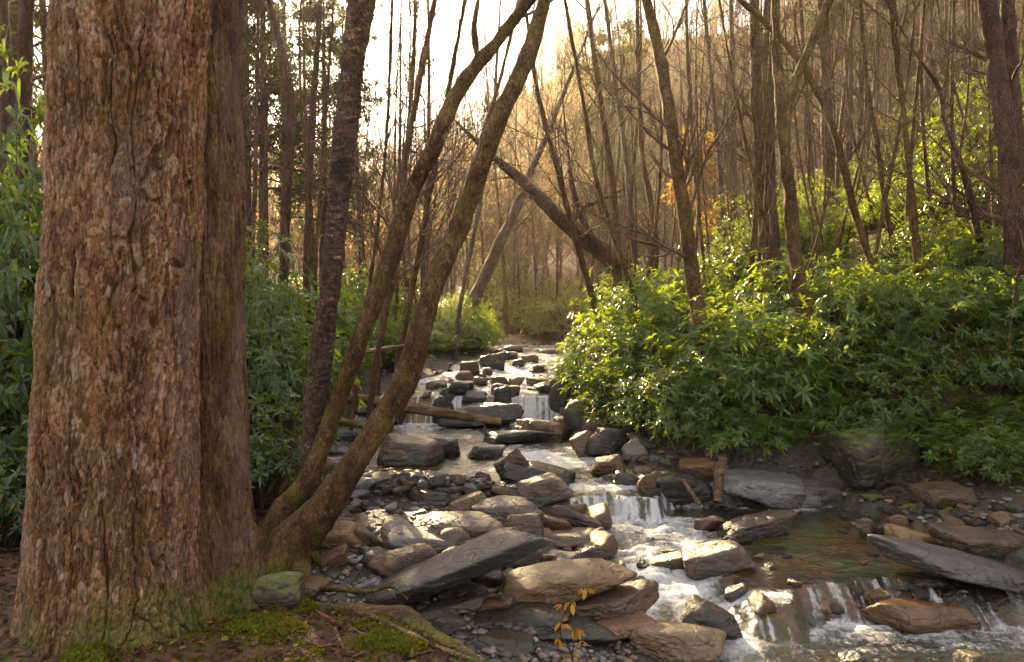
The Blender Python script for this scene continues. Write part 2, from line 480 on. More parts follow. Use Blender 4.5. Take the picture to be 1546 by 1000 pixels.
def surf(x, y):
    X, Y = np.array([x]), np.array([y])
    a, b = wedge(Y)
    g_ = ground_z(X, Y)[0]
    return max(g_, water_z(X, Y)[0]) if a[0] < x < b[0] else g_

def gz(x, y): return float(ground_z(np.array([float(x)]), np.array([float(y)]))[0])

def hit(px, py):
    """where the sight line through a photo pixel meets the ground or the water"""
    ys = np.geomspace(2.2, 110, 900)
    X = (px - CX) / FPX * ys
    Z = CAMZ - (py - HOR) / FPX * ys
    wl_, wr_ = wedge(ys)
    s = ground_z(X, ys)
    s = np.where((X > wl_) & (X < wr_), np.maximum(s, water_z(X, ys)), s)
    k = np.argmax(Z <= s)
    return np.array([X[k], ys[k], s[k]])

def axis(parts):
    out = [np.arange(a, b, st) for a, b, st in parts]
    return np.unique(np.round(np.concatenate(out), 4))

def make_terrain():
    xs = axis([(-130, -40, 5), (-40, -12, 1.2), (-12, -4, 0.25), (-4, 5, 0.045), (5, 12, 0.2), (12, 40, 0.9), (40, 131, 4)])
    ys = axis([(-25, 1, 1.0), (1, 2.4, 0.1), (2.4, 9.5, 0.045), (9.5, 16, 0.09), (16, 32, 0.3), (32, 126, 1.5)])
    X, Y = np.meshgrid(xs, ys)
    Z = ground_z(X, Y)
    mb = MB(); mb.add(np.stack([X, Y, Z], -1).reshape(-1, 3), grid_quads(len(xs), len(ys)))
    wl_, wr_ = wedge(Y)
    d = np.maximum(wl_ - X, X - wr_)
    gravel = 1 - sm(0.5, 1.5, d)
    lb = sm(1.7, 2.4, -X) * (Y < 7.5)
    edge = np.interp(X, [-3.5, -1.5, -0.66, 0.1, 0.5, 1.2, 2.5], [5.0, 4.45, 4.05, 3.4, 2.95, 2.4, 1.0])
    mound = sm(-0.1, 0.15, edge - Y)
    gravel = np.maximum(gravel, (1 - sm(-2.0, -1.6, -X)) * 0) * (1 - mound)
    bar = (X > -1.9) & (X < 1) & (Y < 8)
    gravel = np.where(bar, np.maximum(gravel, 1 - mound), gravel)
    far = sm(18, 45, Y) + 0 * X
    m, nt, out = nmat('forest_floor'); g = G(nt)
    p = g.pos()
    lit = g.ramp(g.noise(p, 9, 6, 0.7), [(0.3, (0.035, 0.02, 0.012)), (0.5, (0.085, 0.045, 0.024)), (0.7, (0.16, 0.085, 0.045))])
    mo = g.ramp(g.noise(p, 2.2, 5, 0.65), [(0.5, 0.0), (0.62, 1.0)])
    mo = g.math('MULTIPLY', mo, g.attr('mossy'))
    lit = g.mix(mo, lit, g.ramp(g.noise(p, 40, 3), [(0.3, (0.035, 0.042, 0.008)), (0.7, (0.11, 0.11, 0.016))]))
    gr = g.ramp(g.noise(p, 24, 6, 0.7), [(0.3, (0.025, 0.019, 0.015)), (0.5, (0.06, 0.046, 0.035)), (0.7, (0.12, 0.096, 0.078))])
    vr = g.vor(p, 30, 'F1', 1)
    gr = g.mix(0.4, gr, g.ramp(vr, [(0.1, (0.03, 0.024, 0.02)), (0.9, (0.13, 0.105, 0.085))]))
    col = g.mix(g.attr('gravel'), lit, gr)
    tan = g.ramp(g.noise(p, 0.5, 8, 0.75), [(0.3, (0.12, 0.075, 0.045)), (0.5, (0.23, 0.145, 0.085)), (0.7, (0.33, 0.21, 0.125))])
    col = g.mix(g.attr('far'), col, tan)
    amb = g.ramp(g.noise(p, 1.1, 4, 0.6), [(0.45, 0.0), (0.6, 0.6)])
    amb = g.math('MULTIPLY', amb, g.attr('bed'))
    col = g.mix(amb, col, (0.46, 0.27, 0.05))
    grn = g.math('MULTIPLY', g.ramp(g.noise(g.map(p, (1, 1, 1), (4.4, 2, 0)), 1.3, 3, 0.5), [(0.5, 0.0), (0.6, 0.7)]), g.attr('bed'))
    col = g.mix(grn, col, (0.22, 0.24, 0.07))
    s_ = g.bsdf(col, 0.75, g.bump(g.noise(p, 30, 6, 0.75), 0.7, 0.03), 0.3)
    g.l(s_.outputs[0], out.inputs[0])
    bed = 1 - sm(-0.1, 0.05, d)
    mossy = np.maximum(mound, sm(0.2, 0.6, X - wr_))
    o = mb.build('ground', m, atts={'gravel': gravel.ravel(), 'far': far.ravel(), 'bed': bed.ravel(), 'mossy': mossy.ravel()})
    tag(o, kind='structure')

make_terrain()

# ------------------------------------------------------------------ water
def make_water():
    xs = np.arange(-3.0, 4.8, 0.028)
    ys = axis([(2.2, 4.2, 0.06), (4.2, 12.2, 0.026), (12.2, 18, 0.05), (18, 33, 0.12)])
    X, Y = np.meshgrid(xs, ys)
    Z = water_z(X, Y)
    gy = np.gradient(Z, ys, axis=0)
    steep = sm(0.12, 0.5, gy)
    # how turbulent: just below every step (nearer the camera = smaller Y)
    turb = np.zeros_like(Z)
    for yb, ln, x0, x1 in ((5.15, 0.9, 1.3, 4.5), (7.1, 1.0, 0.5, 1.7), (11.35, 1.6, -2.6, 1.0), (16.0, 1.5, -3, 3)):
        dd = yb + 0.12 - Y
        turb = np.maximum(turb, sm(-0.1, 0.05, dd) * np.exp(-np.clip(dd, 0, 9) / (ln * 0.55)) * sm(x0 - 0.2, x0 + 0.1, X) * (1 - sm(x1 - 0.1, x1 + 0.3, X)))
    riff2 = sm(1.0, 1.3, X) * (1 - sm(2.4, 3.2, X)) * sm(5.45, 5.8, Y) * (1 - sm(6.7, 7.2, Y))
    riff = (1 - sm(1.35, 1.75, X)) * sm(4.3, 4.8, Y) * (1 - sm(6.2, 6.6, Y))
    mid = sm(7.3, 7.6, Y) * (1 - sm(9.2, 10.2, Y)) * sm(-0.4, 0.2, X)
    upper = sm(11.7, 12.3, Y)
    p = np.stack([X, Y, 0 * X], -1).reshape(-1, 3)
    rough = np.clip(turb + 0.75 * riff + 0.45 * riff2 + 0.55 * mid + 0.5 * upper, 0, 1)
    big = fbm(p * np.array([3.2, 4.6, 1]), 41, 3).reshape(Z.shape)
    fine = fbm(p * np.array([9, 15, 1]), 51, 4, 0.6).reshape(Z.shape)
    calm = 1 - 0.85 * steep
    Z = Z + (big * (0.010 + 0.030 * rough) + fine * (0.008 + 0.026 * rough)) * calm
    streak = (0.55 * fbm(p * np.array([26, 2.2, 1]), 61, 3) + 0.6 * fbm(p * np.array([75, 3.5, 1]), 67, 2)).reshape(Z.shape)
    Z = Z + steep * streak * 0.012
    patch = sm(-0.25, 0.35, fbm(p * np.array([2.4, 1.6, 1]), 71, 3).reshape(Z.shape))
    foam = np.clip(0.85 * turb + (0.38 + 0.5 * patch) * riff + 0.30 * riff2 * patch + (0.30 + 0.45 * patch) * mid + (0.22 + 0.42 * patch) * upper, 0, 1) + 0.45 * fine * np.clip(rough * 1.5, 0, 1)  # white over mid and riffles also paints in sky highlights and glints
    uneven = sm(-0.35, 0.3, fbm(p * np.array([4.5, 1.2, 1]), 83, 3).reshape(Z.shape))
    main = (Y > 10) & (X > -0.2)
    fall = steep * np.where(main, 0.8, np.where(Y > 10, 0.3 + 0.5 * uneven, np.where(Y > 6.8, 0.48 + 0.3 * uneven, -0.22 + 0.52 * uneven)))
    foam = np.where(steep > 0.2, foam * (1 - steep) + fall + 0.9 * streak * steep, foam)
    foam = np.clip(foam, 0, 1)
    wl_, wr_ = wedge(Y)
    keep = ((X > wl_ - 0.45) & (X < wr_ + 0.45))
    q = grid_quads(len(xs), len(ys))
    q = q[keep.ravel()[q].all(1)]
    mb = MB(); mb.add(np.stack([X, Y, Z], -1).reshape(-1, 3), q)
    m, nt, out = nmat('stream_water'); g = G(nt)
    p = g.pos()
    w1 = g.noise(g.map(p, (9, 14, 6)), 1.0, 4, 0.6, 0.6)
    w2 = g.noise(g.map(p, (34, 46, 20)), 1.0, 3, 0.6)
    h = g.math('ADD', w1, g.math('MULTIPLY', w2, 0.35))
    bmp = g.bump(h, 0.9, 0.03)
    fr = g.n("Fresnel"); fr.inputs[0].default_value = 1.33; g.l(bmp, fr.inputs[1])
    gl = g.n("BsdfGlossy"); gl.inputs['Roughness'].default_value = 0.07; g.l(bmp, gl.inputs['Normal'])
    gl.inputs[0].default_value = (1, 1, 1, 1)
    tr = g.n("BsdfTransparent"); tr.inputs[0].default_value = (0.86, 0.80, 0.60, 1)
    mx = g.n("MixShader"); g.l(g.math('MULTIPLY', fr.outputs[0], 2.0, True), mx.inputs[0]); g.l(tr.outputs[0], mx.inputs[1]); g.l(gl.outputs[0], mx.inputs[2])
    fo = g.bsdf((0.80, 0.81, 0.84), 0.5, bmp, 0.4)
    tl = g.n("BsdfTranslucent"); tl.inputs[0].default_value = (0.8, 0.8, 0.82, 1)
    fm = g.n("MixShader"); fm.inputs[0].default_value = 0.35; g.l(fo.outputs[0], fm.inputs[1]); g.l(tl.outputs[0], fm.inputs[2])
    ff = g.math('ADD', g.attr('foam'), g.math('MULTIPLY', g.math('SUBTRACT', g.noise(g.map(p, (30, 22, 14)), 1.0, 5, 0.7), 0.5), 1.1))
    ff = g.ramp(ff, [(0.30, 0.0), (0.85, 0.92)])
    ff = g.math('MULTIPLY', ff, g.ramp(g.attr('foam'), [(0.04, 0.0), (0.2, 1.0)]))
    m2 = g.n("MixShader"); g.l(ff, m2.inputs[0]); g.l(mx.outputs[0], m2.inputs[1]); g.l(fm.outputs[0], m2.inputs[2])
    g.l(m2.outputs[0], out.inputs[0])
    o = mb.build('stream_water', m, atts={'foam': foam.ravel()})
    tag(o, kind='structure')
make_water()
# ------------------------------------------------------------------ rocks
def ico(sub):
    me = bpy.data.meshes.new('tmp')
    import bmesh
    b = bmesh.new(); bmesh.ops.create_icosphere(b, subdivisions=sub, radius=1.0); b.to_mesh(me); b.free()
    v = np.array([tuple(x.co) for x in me.vertices]); f = np.array([tuple(p.vertices) for p in me.polygons])
    bpy.data.meshes.remove(me)
    return v / np.linalg.norm(v, axis=1, keepdims=True), f
ICO = {k: ico(k) for k in (2, 4, 5, 6)}

def rock_shape(seed, dims, sub=4, k=14, slab=0.0, rough=1.0):
    r = np.random.default_rng(seed)
    d, f = ICO[sub]
    ax = np.array([[1, 0, 0], [-1, 0, 0], [0, 1, 0], [0, -1, 0], [0, 0, 1], [0, 0, -1]], float)
    ax = ax + r.normal(0, 0.20, ax.shape)
    ex = r.normal(0, 1, (11, 3))
    nn = np.concatenate([ax, ex]); nn /= np.linalg.norm(nn, axis=1, keepdims=True)
    dist = np.concatenate([r.uniform(0.72, 0.9, 6), r.uniform(0.84, 1.12, 11)])
    c = np.clip(d @ nn.T, 0, None) / dist
    rad = (c ** k).sum(1) ** (-1.0 / k)
    p = d * rad[:, None]
    o = r.uniform(0, 50, 3)
    dims = np.asarray(dims, float)
    q = p * dims / dims.max()
    n = fbm(q * 2.2 + o, seed, 4)
    n2 = fbm(q * np.array([5, 5, 14]) * 1.3 + o, seed + 5, 3)
    n3 = 1 - np.abs(fbm(q * 3.1 + o, seed + 9, 4)) * 2
    p = p * (1 + rough * (0.10 * n + 0.035 * n2 - 0.05 * np.clip(n3 - 0.72, 0, 1) * 3))[:, None]
    lo, hi = p.min(0), p.max(0)
    p = ((p - lo) / (hi - lo) - 0.5) * dims
    return p, f

def put_rock(cx, cy, w, h, rot, mat, label, dr=0.75, seed=None, cat='rock', name='rock', sub=None, group=None, sink=0.06, k=14, yoff=0.0, rough=1.0, yaw=None):
    """cx,cy,w,h: the stone's box in photo pixels; it stands where the sight line to its foot meets the ground"""
    a = R(rot)
    half = 0.5 * (w * abs(math.sin(a)) + h * abs(math.cos(a))) * 0.94
    b = hit(cx, min(cy + half, 1060))
    Y = b[1]
    seed = seed if seed is not None else int(cx * 7 + cy * 13)
    w_ = w * Y / FPX * (1.22 if cy > 735 and cx < 990 else (1.06 if cy > 620 else 0.88))
    d_ = w_ * dr
    Yc = Y + d_ * 0.42 + yoff
    e = math.atan2(cy - HOR, FPX)
    hv = h * Y / FPX * 1.06
    h_ = max(0.5 * hv, hv - d_ * math.sin(e) * 0.55) + sink
    w_ *= Yc / Y
    if sub is None: sub = 6 if w > 110 else (5 if w > 40 else 4)
    p, f = rock_shape(seed, (w_, d_, h_), sub, k, rough=rough)
    ya = R(yaw) if yaw is not None else math.sin(seed * 1.7) * 0.25
    cyw, syw = math.cos(ya), math.sin(ya)
    p = p @ np.array([[cyw, syw, 0], [-syw, cyw, 0], [0, 0, 1]])
    ca, sa = math.cos(a), math.sin(a)
    p = p @ np.array([[ca, 0, sa], [0, 1, 0], [-sa, 0, ca]])
    X = (cx - CX) / FPX * Yc
    zb = b[2] - sink
    zc = zb - p[:, 2].min()
    if abs(rot) > 8: zc = min(zc, CAMZ - (cy - HOR) / FPX * Yc + 0.05)
    mb = MB(); mb.add(p, None, f)
    o = mb.build(name, M[mat], loc=(X, Yc, zc))
    return tag(o, label, cat, group)

ROCKS = [
 # the pool and the bar left of it
 (621, 683, 96, 46, -3, 'slate', 'rounded grey boulder standing in the pool behind the leaning trunks', .7),
 (672, 676, 46, 28, -5, 'dark_rock', 'dark blocky rock right of the rounded pool boulder', .7),
 (734, 679, 54, 22, -8, 'dark_rock', 'dark wet flat rock in the white water left of the pointed rock', .7),
 (783, 659, 104, 24, 3, 'dark_rock', 'long dark slab with a shiny blue top below the main fall', .6),
 (818, 647, 82, 30, -6, 'brown_rock', 'smooth brown hump behind the long dark slab below the fall', .6),
 (775, 698, 50, 40, 32, 'brown_rock', 'pointed brown rock tilted up in the rapids', .6),
 (810, 711, 112, 30, -9, 'dark_rock', 'dark sloping slab in front of the pointed rock', .6),
 (530, 656, 62, 20, 0, 'dark_rock', 'dark flat rock under the short log by the left bank', .8),
 (428, 697, 58, 34, -6, 'dark_rock', 'dark slab at the foot of the left bank beside the birch', .8),
 (504, 713, 34, 30, -10, 'slate', 'grey block seen between the birch and the leaning trunk', .8),
 (735, 736, 26, 10, 0, 'dark_rock', 'small dark stone alone in the glinting pool', .8),
 (730, 625, 122, 38, 6, 'dark_rock', 'long dark ledge slab with a sunlit rim left of the main fall', .5),
 (588, 622, 54, 44, 0, 'dark_rock', 'dark block behind the long log left of the small left fall', .7),
 (668, 622, 34, 42, 0, 'dark_rock', 'dark upright rock right of the small left fall', .7),
 (760, 613, 34, 46, 0, 'dark_rock', 'dark wall of rock under the left lip of the main fall', .6),
 # upper stream
 (744, 547, 46, 28, 0, 'dark_rock', 'big dark boulder far up the stream by the left bushes', .8),
 (709, 558, 36, 22, 0, 'brown_rock', 'brown block left of the big dark boulder far upstream', .8),
 (700, 569, 32, 15, 0, 'red_rock', 'reddish low rock at the left edge of the upper stream', .8),
 (736, 562, 22, 13, 0, 'brown_rock', 'small brown rock in front of the far dark boulder', .8),
 (658, 580, 40, 13, 2, 'slate', 'flat grey slab on the left shore of the upper stream', .8),
 (697, 588, 48, 22, -12, 'dark_rock', 'dark sloping rock above the log on the left side', .7),
 (720, 600, 50, 24, -20, 'slate', 'grey slanting rock right above the ledge slab', .7),
 (680, 602, 26, 22, 10, 'dark_rock', 'dark rock beside the small left fall above the log', .7),
 (755, 577, 32, 17, 0, 'brown_rock', 'peaked brown rock midstream above the main fall', .8),
 (754, 587, 30, 14, 0, 'pale_rock', 'wet bluish rock in front of the peaked midstream rock', .8),
 (725, 576, 28, 13, 0, 'brown_rock', 'low brown rock in the hazy upper stream left of centre', .8),
 (773, 598, 30, 17, 0, 'brown_rock', 'rounded brown rock perched on top of the ledge slab', .8),
 (780, 578, 28, 16, 0, 'tan_rock', 'sunlit tan rock above the main fall', .8),
 (815, 574, 52, 13, -4, 'mossy_rock', 'long mossy rock above the right end of the main fall', .7),
 (823, 585, 36, 16, 4, 'dark_rock', 'dark rock beside the right lip of the main fall', .7),
 (813, 556, 34, 13, 8, 'brown_rock', 'brown slab in the sun glitter of the far stream', .7),
 (801, 542, 30, 12, 0, 'brown_rock', 'smooth low rock in the farthest reach of the stream', .7),
 (783, 548, 24, 10, 0, 'brown_rock', 'round brown rock just below the farthest rocks', .8),
 (772, 538, 24, 12, 0, 'dark_rock', 'dark rock right behind the big far boulder', .8),
 (775, 527, 34, 10, 0, 'pale_rock', 'pale flat rock where the stream disappears', .8),
 (832, 531, 40, 8, 0, 'tan_rock', 'tan gravel-coloured slab at the far right shore', .8),
 (845, 606, 36, 54, 0, 'dark_rock', 'dark block at the right end of the main fall', .7),
 (880, 625, 66, 46, 10, 'mossy_rock', 'big mossy boulder under the bush right of the main fall', .8),
 # right shore
 (851, 641, 30, 22, -6, 'brown_rock', 'small brown rock between the mossy boulder and the hump', .8),
 (900, 640, 54, 22, -4, 'red_rock', 'reddish angular rock below the mossy boulder', .8),
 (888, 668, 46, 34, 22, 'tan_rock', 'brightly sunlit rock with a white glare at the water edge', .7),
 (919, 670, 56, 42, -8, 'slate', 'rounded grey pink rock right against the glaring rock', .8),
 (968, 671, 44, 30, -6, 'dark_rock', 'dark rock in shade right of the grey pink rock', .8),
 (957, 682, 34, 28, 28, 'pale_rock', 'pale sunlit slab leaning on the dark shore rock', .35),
 (917, 704, 50, 26, 10, 'brown_rock', 'dark peaked rock at the water line of the right shore', .7),
 (946, 721, 40, 22, -14, 'dark_rock', 'low dark rock just above the little fan fall', .8),
 (969, 710, 30, 12, 0, 'tan_rock', 'small tan stone on the right gravel shore', .8),
 (992, 693, 30, 12, 0, 'pale_rock', 'pale pebble sized rock under the right bushes', .8),
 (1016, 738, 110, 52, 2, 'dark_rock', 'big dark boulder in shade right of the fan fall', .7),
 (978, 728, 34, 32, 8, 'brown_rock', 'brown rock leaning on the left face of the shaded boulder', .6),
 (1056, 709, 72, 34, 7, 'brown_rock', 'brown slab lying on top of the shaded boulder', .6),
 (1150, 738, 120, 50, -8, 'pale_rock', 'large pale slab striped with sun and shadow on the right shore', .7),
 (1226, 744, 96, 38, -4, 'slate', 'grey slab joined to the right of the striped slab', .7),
 (1216, 756, 44, 22, -3, 'pale_rock', 'small pale block at the foot of the striped slab', .7),
 (1315, 686, 130, 112, 4, 'mossy_rock', 'huge mossy boulder under the rhododendron on the right bank', .8),
 (1425, 754, 74, 44, 8, 'brown_rock', 'grey brown rock in deep shade at the right pool edge', .8),
 (1340, 733, 62, 16, 0, 'dark_rock', 'thin dark slab under the huge mossy boulder', .8),
 (1396, 766, 20, 20, 0, 'slate', 'small round grey stone beside the shaded mossy rock', .9),
 (1524, 785, 56, 22, 4, 'brown_rock', 'brown rock at the right edge of the photograph', .8),
 (1535, 800, 36, 12, 0, 'pale_rock', 'pale flat stone at the right edge below the brown rock', .8),
 (1356, 788, 30, 28, 10, 'red_rock', 'rounded pinkish stone at the end of the driftwood trunk', .9),
 (1332, 798, 22, 18, 18, 'dark_rock', 'small dark stone left of the pinkish stone', .8),
 (1377, 810, 66, 30, -4, 'tan_rock', 'bright yellow tan stone below the driftwood trunk', .8),
 (1436, 802, 46, 16, 6, 'brown_rock', 'small pale brown stone above the layered rock', .8),
 (1485, 823, 150, 50, -5, 'brown_rock', 'wide layered brown rock right of the yellow stone', .6),
 (1440, 858, 260, 44, -13, 'slate', 'long smooth grey slab sloping into the water on the right', .55),
 (1384, 884, 82, 18, 2, 'dark_rock', 'flat dark stone awash above the rust coloured ledge', .7),
 # centre right rocks in the water
 (1135, 794, 116, 30, 12, 'brown_rock', 'tilted brown slab standing in the water of the centre right', .6),
 (1073, 791, 48, 20, 10, 'brown_rock', 'wet low rock left of the tilted brown slab', .7),
 (1030, 843, 94, 22, 16, 'brown_rock', 'narrow ridge of rock left of the grey wedge in midstream', .4),
 (1080, 844, 104, 48, 10, 'slate', 'grey wedge shaped boulder in midstream', .7),
 (1012, 833, 30, 12, 4, 'brown_rock', 'little stone upstream of the narrow rock ridge', .8),
 (932, 853, 26, 18, 16, 'tan_rock', 'small tan stone at the left edge of the rapids', .8),
 (1076, 937, 88, 42, -20, 'dark_rock', 'dark twisted wet rock beside the sunlit foreground boulder', .7),
 (1026, 968, 146, 74, -6, 'tan_rock', 'large sunlit tan boulder at the bottom of the photograph', .8),
 (1112, 893, 36, 18, 12, 'dark_rock', 'shiny dark stone at the left end of the rust coloured ledge', .8),
 (1470, 992, 46, 24, -10, 'tan_rock', 'tan stone poking out of the foam at the bottom right', .8),
 (1290, 992, 46, 22, 8, 'dark_rock', 'dark stone awash at the bottom edge right of centre', .8),
 # rock pile, centre
 (812, 745, 80, 46, 12, 'slate', 'angular grey rock with a pale top at the head of the pile', .7),
 (770, 770, 90, 36, -10, 'slate', 'smooth grey rock lying left of the angular top rock', .7),
 (866, 778, 76, 36, -12, 'red_rock', 'brown red rock with a mossy right end above the fan fall', .7),
 (789, 792, 56, 38, 4, 'brown_rock', 'left half of the twin rounded brown stones', .8),
 (838, 788, 62, 28, -14, 'brown_rock', 'right half of the twin rounded brown stones', .7),
 (845, 816, 104, 26, 2, 'brown_rock', 'long flat brown stone below the twin rounded stones', .6),
 (902, 808, 28, 24, 14, 'brown_rock', 'small rounded stone at the right end of the long flat stone', .8),
 (889, 796, 34, 13, 12, 'brown_rock', 'thin stone above the small rounded stone by the rapids', .7),
 (780, 842, 64, 44, -14, 'slate', 'cracked grey boulder behind the upper end of the long slab', .8),
 (843, 843, 40, 15, 2, 'pale_rock', 'flat whitish stone in the middle of the pile', .8),
 (880, 836, 60, 26, 14, 'dark_rock', 'dark slab under the right end of the long flat stone', .7),
 (841, 856, 70, 16, -4, 'brown_rock', 'narrow brown stone lying behind the big bench shaped rock', .7),
 (852, 890, 176, 66, 8, 'brown_rock', 'big bench shaped brown rock in the middle foreground', .55),
 (921, 915, 124, 50, 14, 'slate', 'grey slab with a sunlit corner under the bench shaped rock', .6),
 (934, 949, 96, 30, 10, 'red_rock', 'lower reddish slab under the grey slab', .7),
 (860, 958, 110, 34, 0, 'dark_rock', 'dark stone in the shadow behind the orange sapling', .8),
 (790, 935, 120, 30, 3, 'dark_rock', 'flat dark slab in shadow below the long tilted slab', .7),
 (684, 790, 120, 54, -7, 'slate', 'large grey block right of the leaning trunks', .7),
 (708, 760, 58, 30, 6, 'brown_rock', 'brown rock behind the large grey block', .7),
 (650, 752, 52, 26, -4, 'dark_rock', 'dark low rock at the far side of the bar', .8),
 (513, 806, 66, 36, 10, 'tan_rock', 'sunlit tan rock against the base of the leaning trunk', .8),
 (562, 810, 36, 24, 8, 'pale_rock', 'bluish white pointed stone right of the tan rock', .8),
 (606, 805, 56, 38, -18, 'pale_rock', 'pale folded slab between the bluish stones', .7),
 (640, 820, 96, 32, -12, 'pale_rock', 'wide bluish slab behind the rounded brown boulder', .7),
 (616, 848, 92, 58, 18, 'brown_rock', 'rounded brown boulder behind the long tilted slab', .7),
 (646, 860, 32, 18, 10, 'slate', 'small grey stone against the rounded brown boulder', .8),
 (555, 885, 50, 18, 24, 'pale_rock', 'pale narrow stone among the exposed roots', .6),
 (684, 866, 252, 52, 23, 'slate', 'long tilted grey slab crossing the rock pile', .5),
 (680, 915, 86, 24, 14, 'dark_rock', 'narrow dark stone wedged under the long tilted slab', .6),
 (745, 912, 60, 24, 12, 'brown_rock', 'small sloping stone left of the bench shaped rock', .7),
 (739, 897, 20, 14, 4, 'red_rock', 'little orange stone in the dark gap of the pile', .9),
 (680, 946, 48, 28, -8, 'slate', 'round striped stone at the edge of the moss bank', .8),
 (421, 891, 70, 58, -8, 'mossy_rock', 'yellowish mossy boulder beside the second big trunk', .8),
 (500, 842, 50, 22, 20, 'brown_rock', 'brown stone under the root arch of the leaning tree', .8),
 (760, 975, 90, 26, -4, 'dark_rock', 'dark wet slab below the round striped stone', .8),
 (460, 890, 60, 26, 6, 'brown_rock', 'flat brown stone right of the mossy boulder', .8),
]
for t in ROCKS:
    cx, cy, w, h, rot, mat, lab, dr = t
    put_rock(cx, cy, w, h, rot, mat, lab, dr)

# the ledge the near water slides over
def ledge(px0, py0, px1, py1, thick, mat, label, seed):
    a, b = at(px0, py0, 5.36), at(px1, py1, 5.30)
    c = (a + b) / 2
    p, f = rock_shape(seed, (np.linalg.norm(b - a) * 1.06, 0.62, thick), 6, 10, rough=0.8)
    ang = math.atan2(b[2] - a[2], b[0] - a[0])
    ca, sa = math.cos(ang), math.sin(ang)
    p = p @ np.array([[ca, 0, sa], [0, 1, 0], [-sa, 0, ca]])
    mb = MB(); mb.add(p, None, f)
    o = mb.build('rock_ledge', M[mat], loc=(c[0], c[1] + 0.22, c[2] - thick * 0.5 + 0.0))
    tag(o, label, 'rock ledge')
ledge(1130, 893, 1330, 912, 0.24, 'ledge_rock', 'rust orange ledge with water sliding over its lip', 91)
put_rock(1392, 928, 165, 46, -4, 'ledge_rock', 'bare brown end of the ledge left dry by the water', .5, name='rock', rough=0.8)

# small stones: 150 separate ones strewn over the bar, the shores and the stream
def scatter_stones():
    zones = [
      ('small stones on the bar beside the leaning trunks', 'small flat bluish stone in the rubble beside the leaning trunks', 48, [(480, 735), (640, 735), (640, 800), (500, 800)], (14, 46), ['pale_rock', 'slate', 'dark_rock', 'brown_rock']),
      ('small stones at the head of the bar', 'small dark stone at the head of the bar by the glinting pool', 40, [(560, 728), (760, 722), (790, 752), (590, 762)], (14, 40), ['dark_rock', 'slate', 'brown_rock']),
      ('small stones in the rock pile', 'small stone filling a gap in the rock pile', 50, [(540, 810), (900, 770), (960, 940), (640, 945)], (24, 74), ['slate', 'brown_rock', 'dark_rock', 'brown_rock']),
      ('small stones on the right gravel shore', 'small stone on the gravel shore below the right bushes', 40, [(890, 690), (1130, 690), (1100, 715), (930, 725)], (8, 22), ['brown_rock', 'tan_rock', 'slate']),
      ('stones of the upper stream', 'dark stone poking out of the upper stream', 24, [(650, 560), (840, 530), (850, 590), (640, 605)], (8, 22), ['brown_rock', 'dark_rock', 'brown_rock']),
      ('small stones by the yellow stone', 'small stone on the spit beside the bright yellow stone', 22, [(1270, 780), (1345, 775), (1350, 815), (1300, 800)], (8, 20), ['pale_rock', 'brown_rock', 'dark_rock']),
      ('stones on the rust ledge', 'wet brown stone breaking the flow on the rust coloured ledge', 12, [(1120, 880), (1400, 895), (1430, 940), (1140, 925)], (14, 44), ['ledge_rock', 'dark_rock']),
      ('stones of the dark pool', 'brown stone awash in the dark pool on the right', 12, [(1130, 800), (1320, 790), (1330, 860), (1150, 860)], (12, 30), ['brown_rock', 'dark_rock']),
      ('stones awash in the rapids', 'wet stone awash in the near rapids', 7, [(950, 830), (1080, 870), (1080, 960), (960, 900)], (10, 26), ['dark_rock', 'brown_rock']),
      ('shore stones under the right bank', 'dim stone at the waterline under the right bank', 46, [(1280, 745), (1546, 770), (1546, 815), (1400, 785)], (12, 30), ['brown_rock', 'dark_rock', 'mossy_rock']),
      ('shore stones under the left bank', 'dark stone along the left shore below the log', 24, [(385, 690), (560, 620), (570, 660), (400, 740)], (12, 30), ['dark_rock', 'slate']),
    ]
    protos = {}
    for zi, (grp, lab, n, poly, (s0, s1), mats) in enumerate(zones):
        P = np.array(poly, float)
        for k in range(n):
            u, v = random.random(), random.random()
            p = (P[0] * (1 - u) + P[1] * u) * (1 - v) + (P[3] * (1 - u) + P[2] * u) * v
            b = hit(p[0], p[1])
            s = random.uniform(s0, s1) * b[1] / FPX
            key = (random.randrange(7), random.choice(mats))
            if key not in protos:
                q, f = rock_shape(500 + key[0], (1.0, 0.8, 0.36 + 0.05 * key[0]), 4, 16)
                mb = MB(); mb.add(q, None, f)
                me = mb.mesh('stone'); me.materials.append(M[key[1]])
                protos[key] = me
            o = bpy.data.objects.new('stone', protos[key])
            o.location = (b[0], b[1], b[2] + 0.08 * s)
            o.scale = (s, s, s)
            o.rotation_euler = (random.uniform(-.3, .3), random.uniform(-.3, .3), random.uniform(0, 6.28))
            COL.objects.link(o)
            tag(o, lab, 'stone', grp)
scatter_stones()

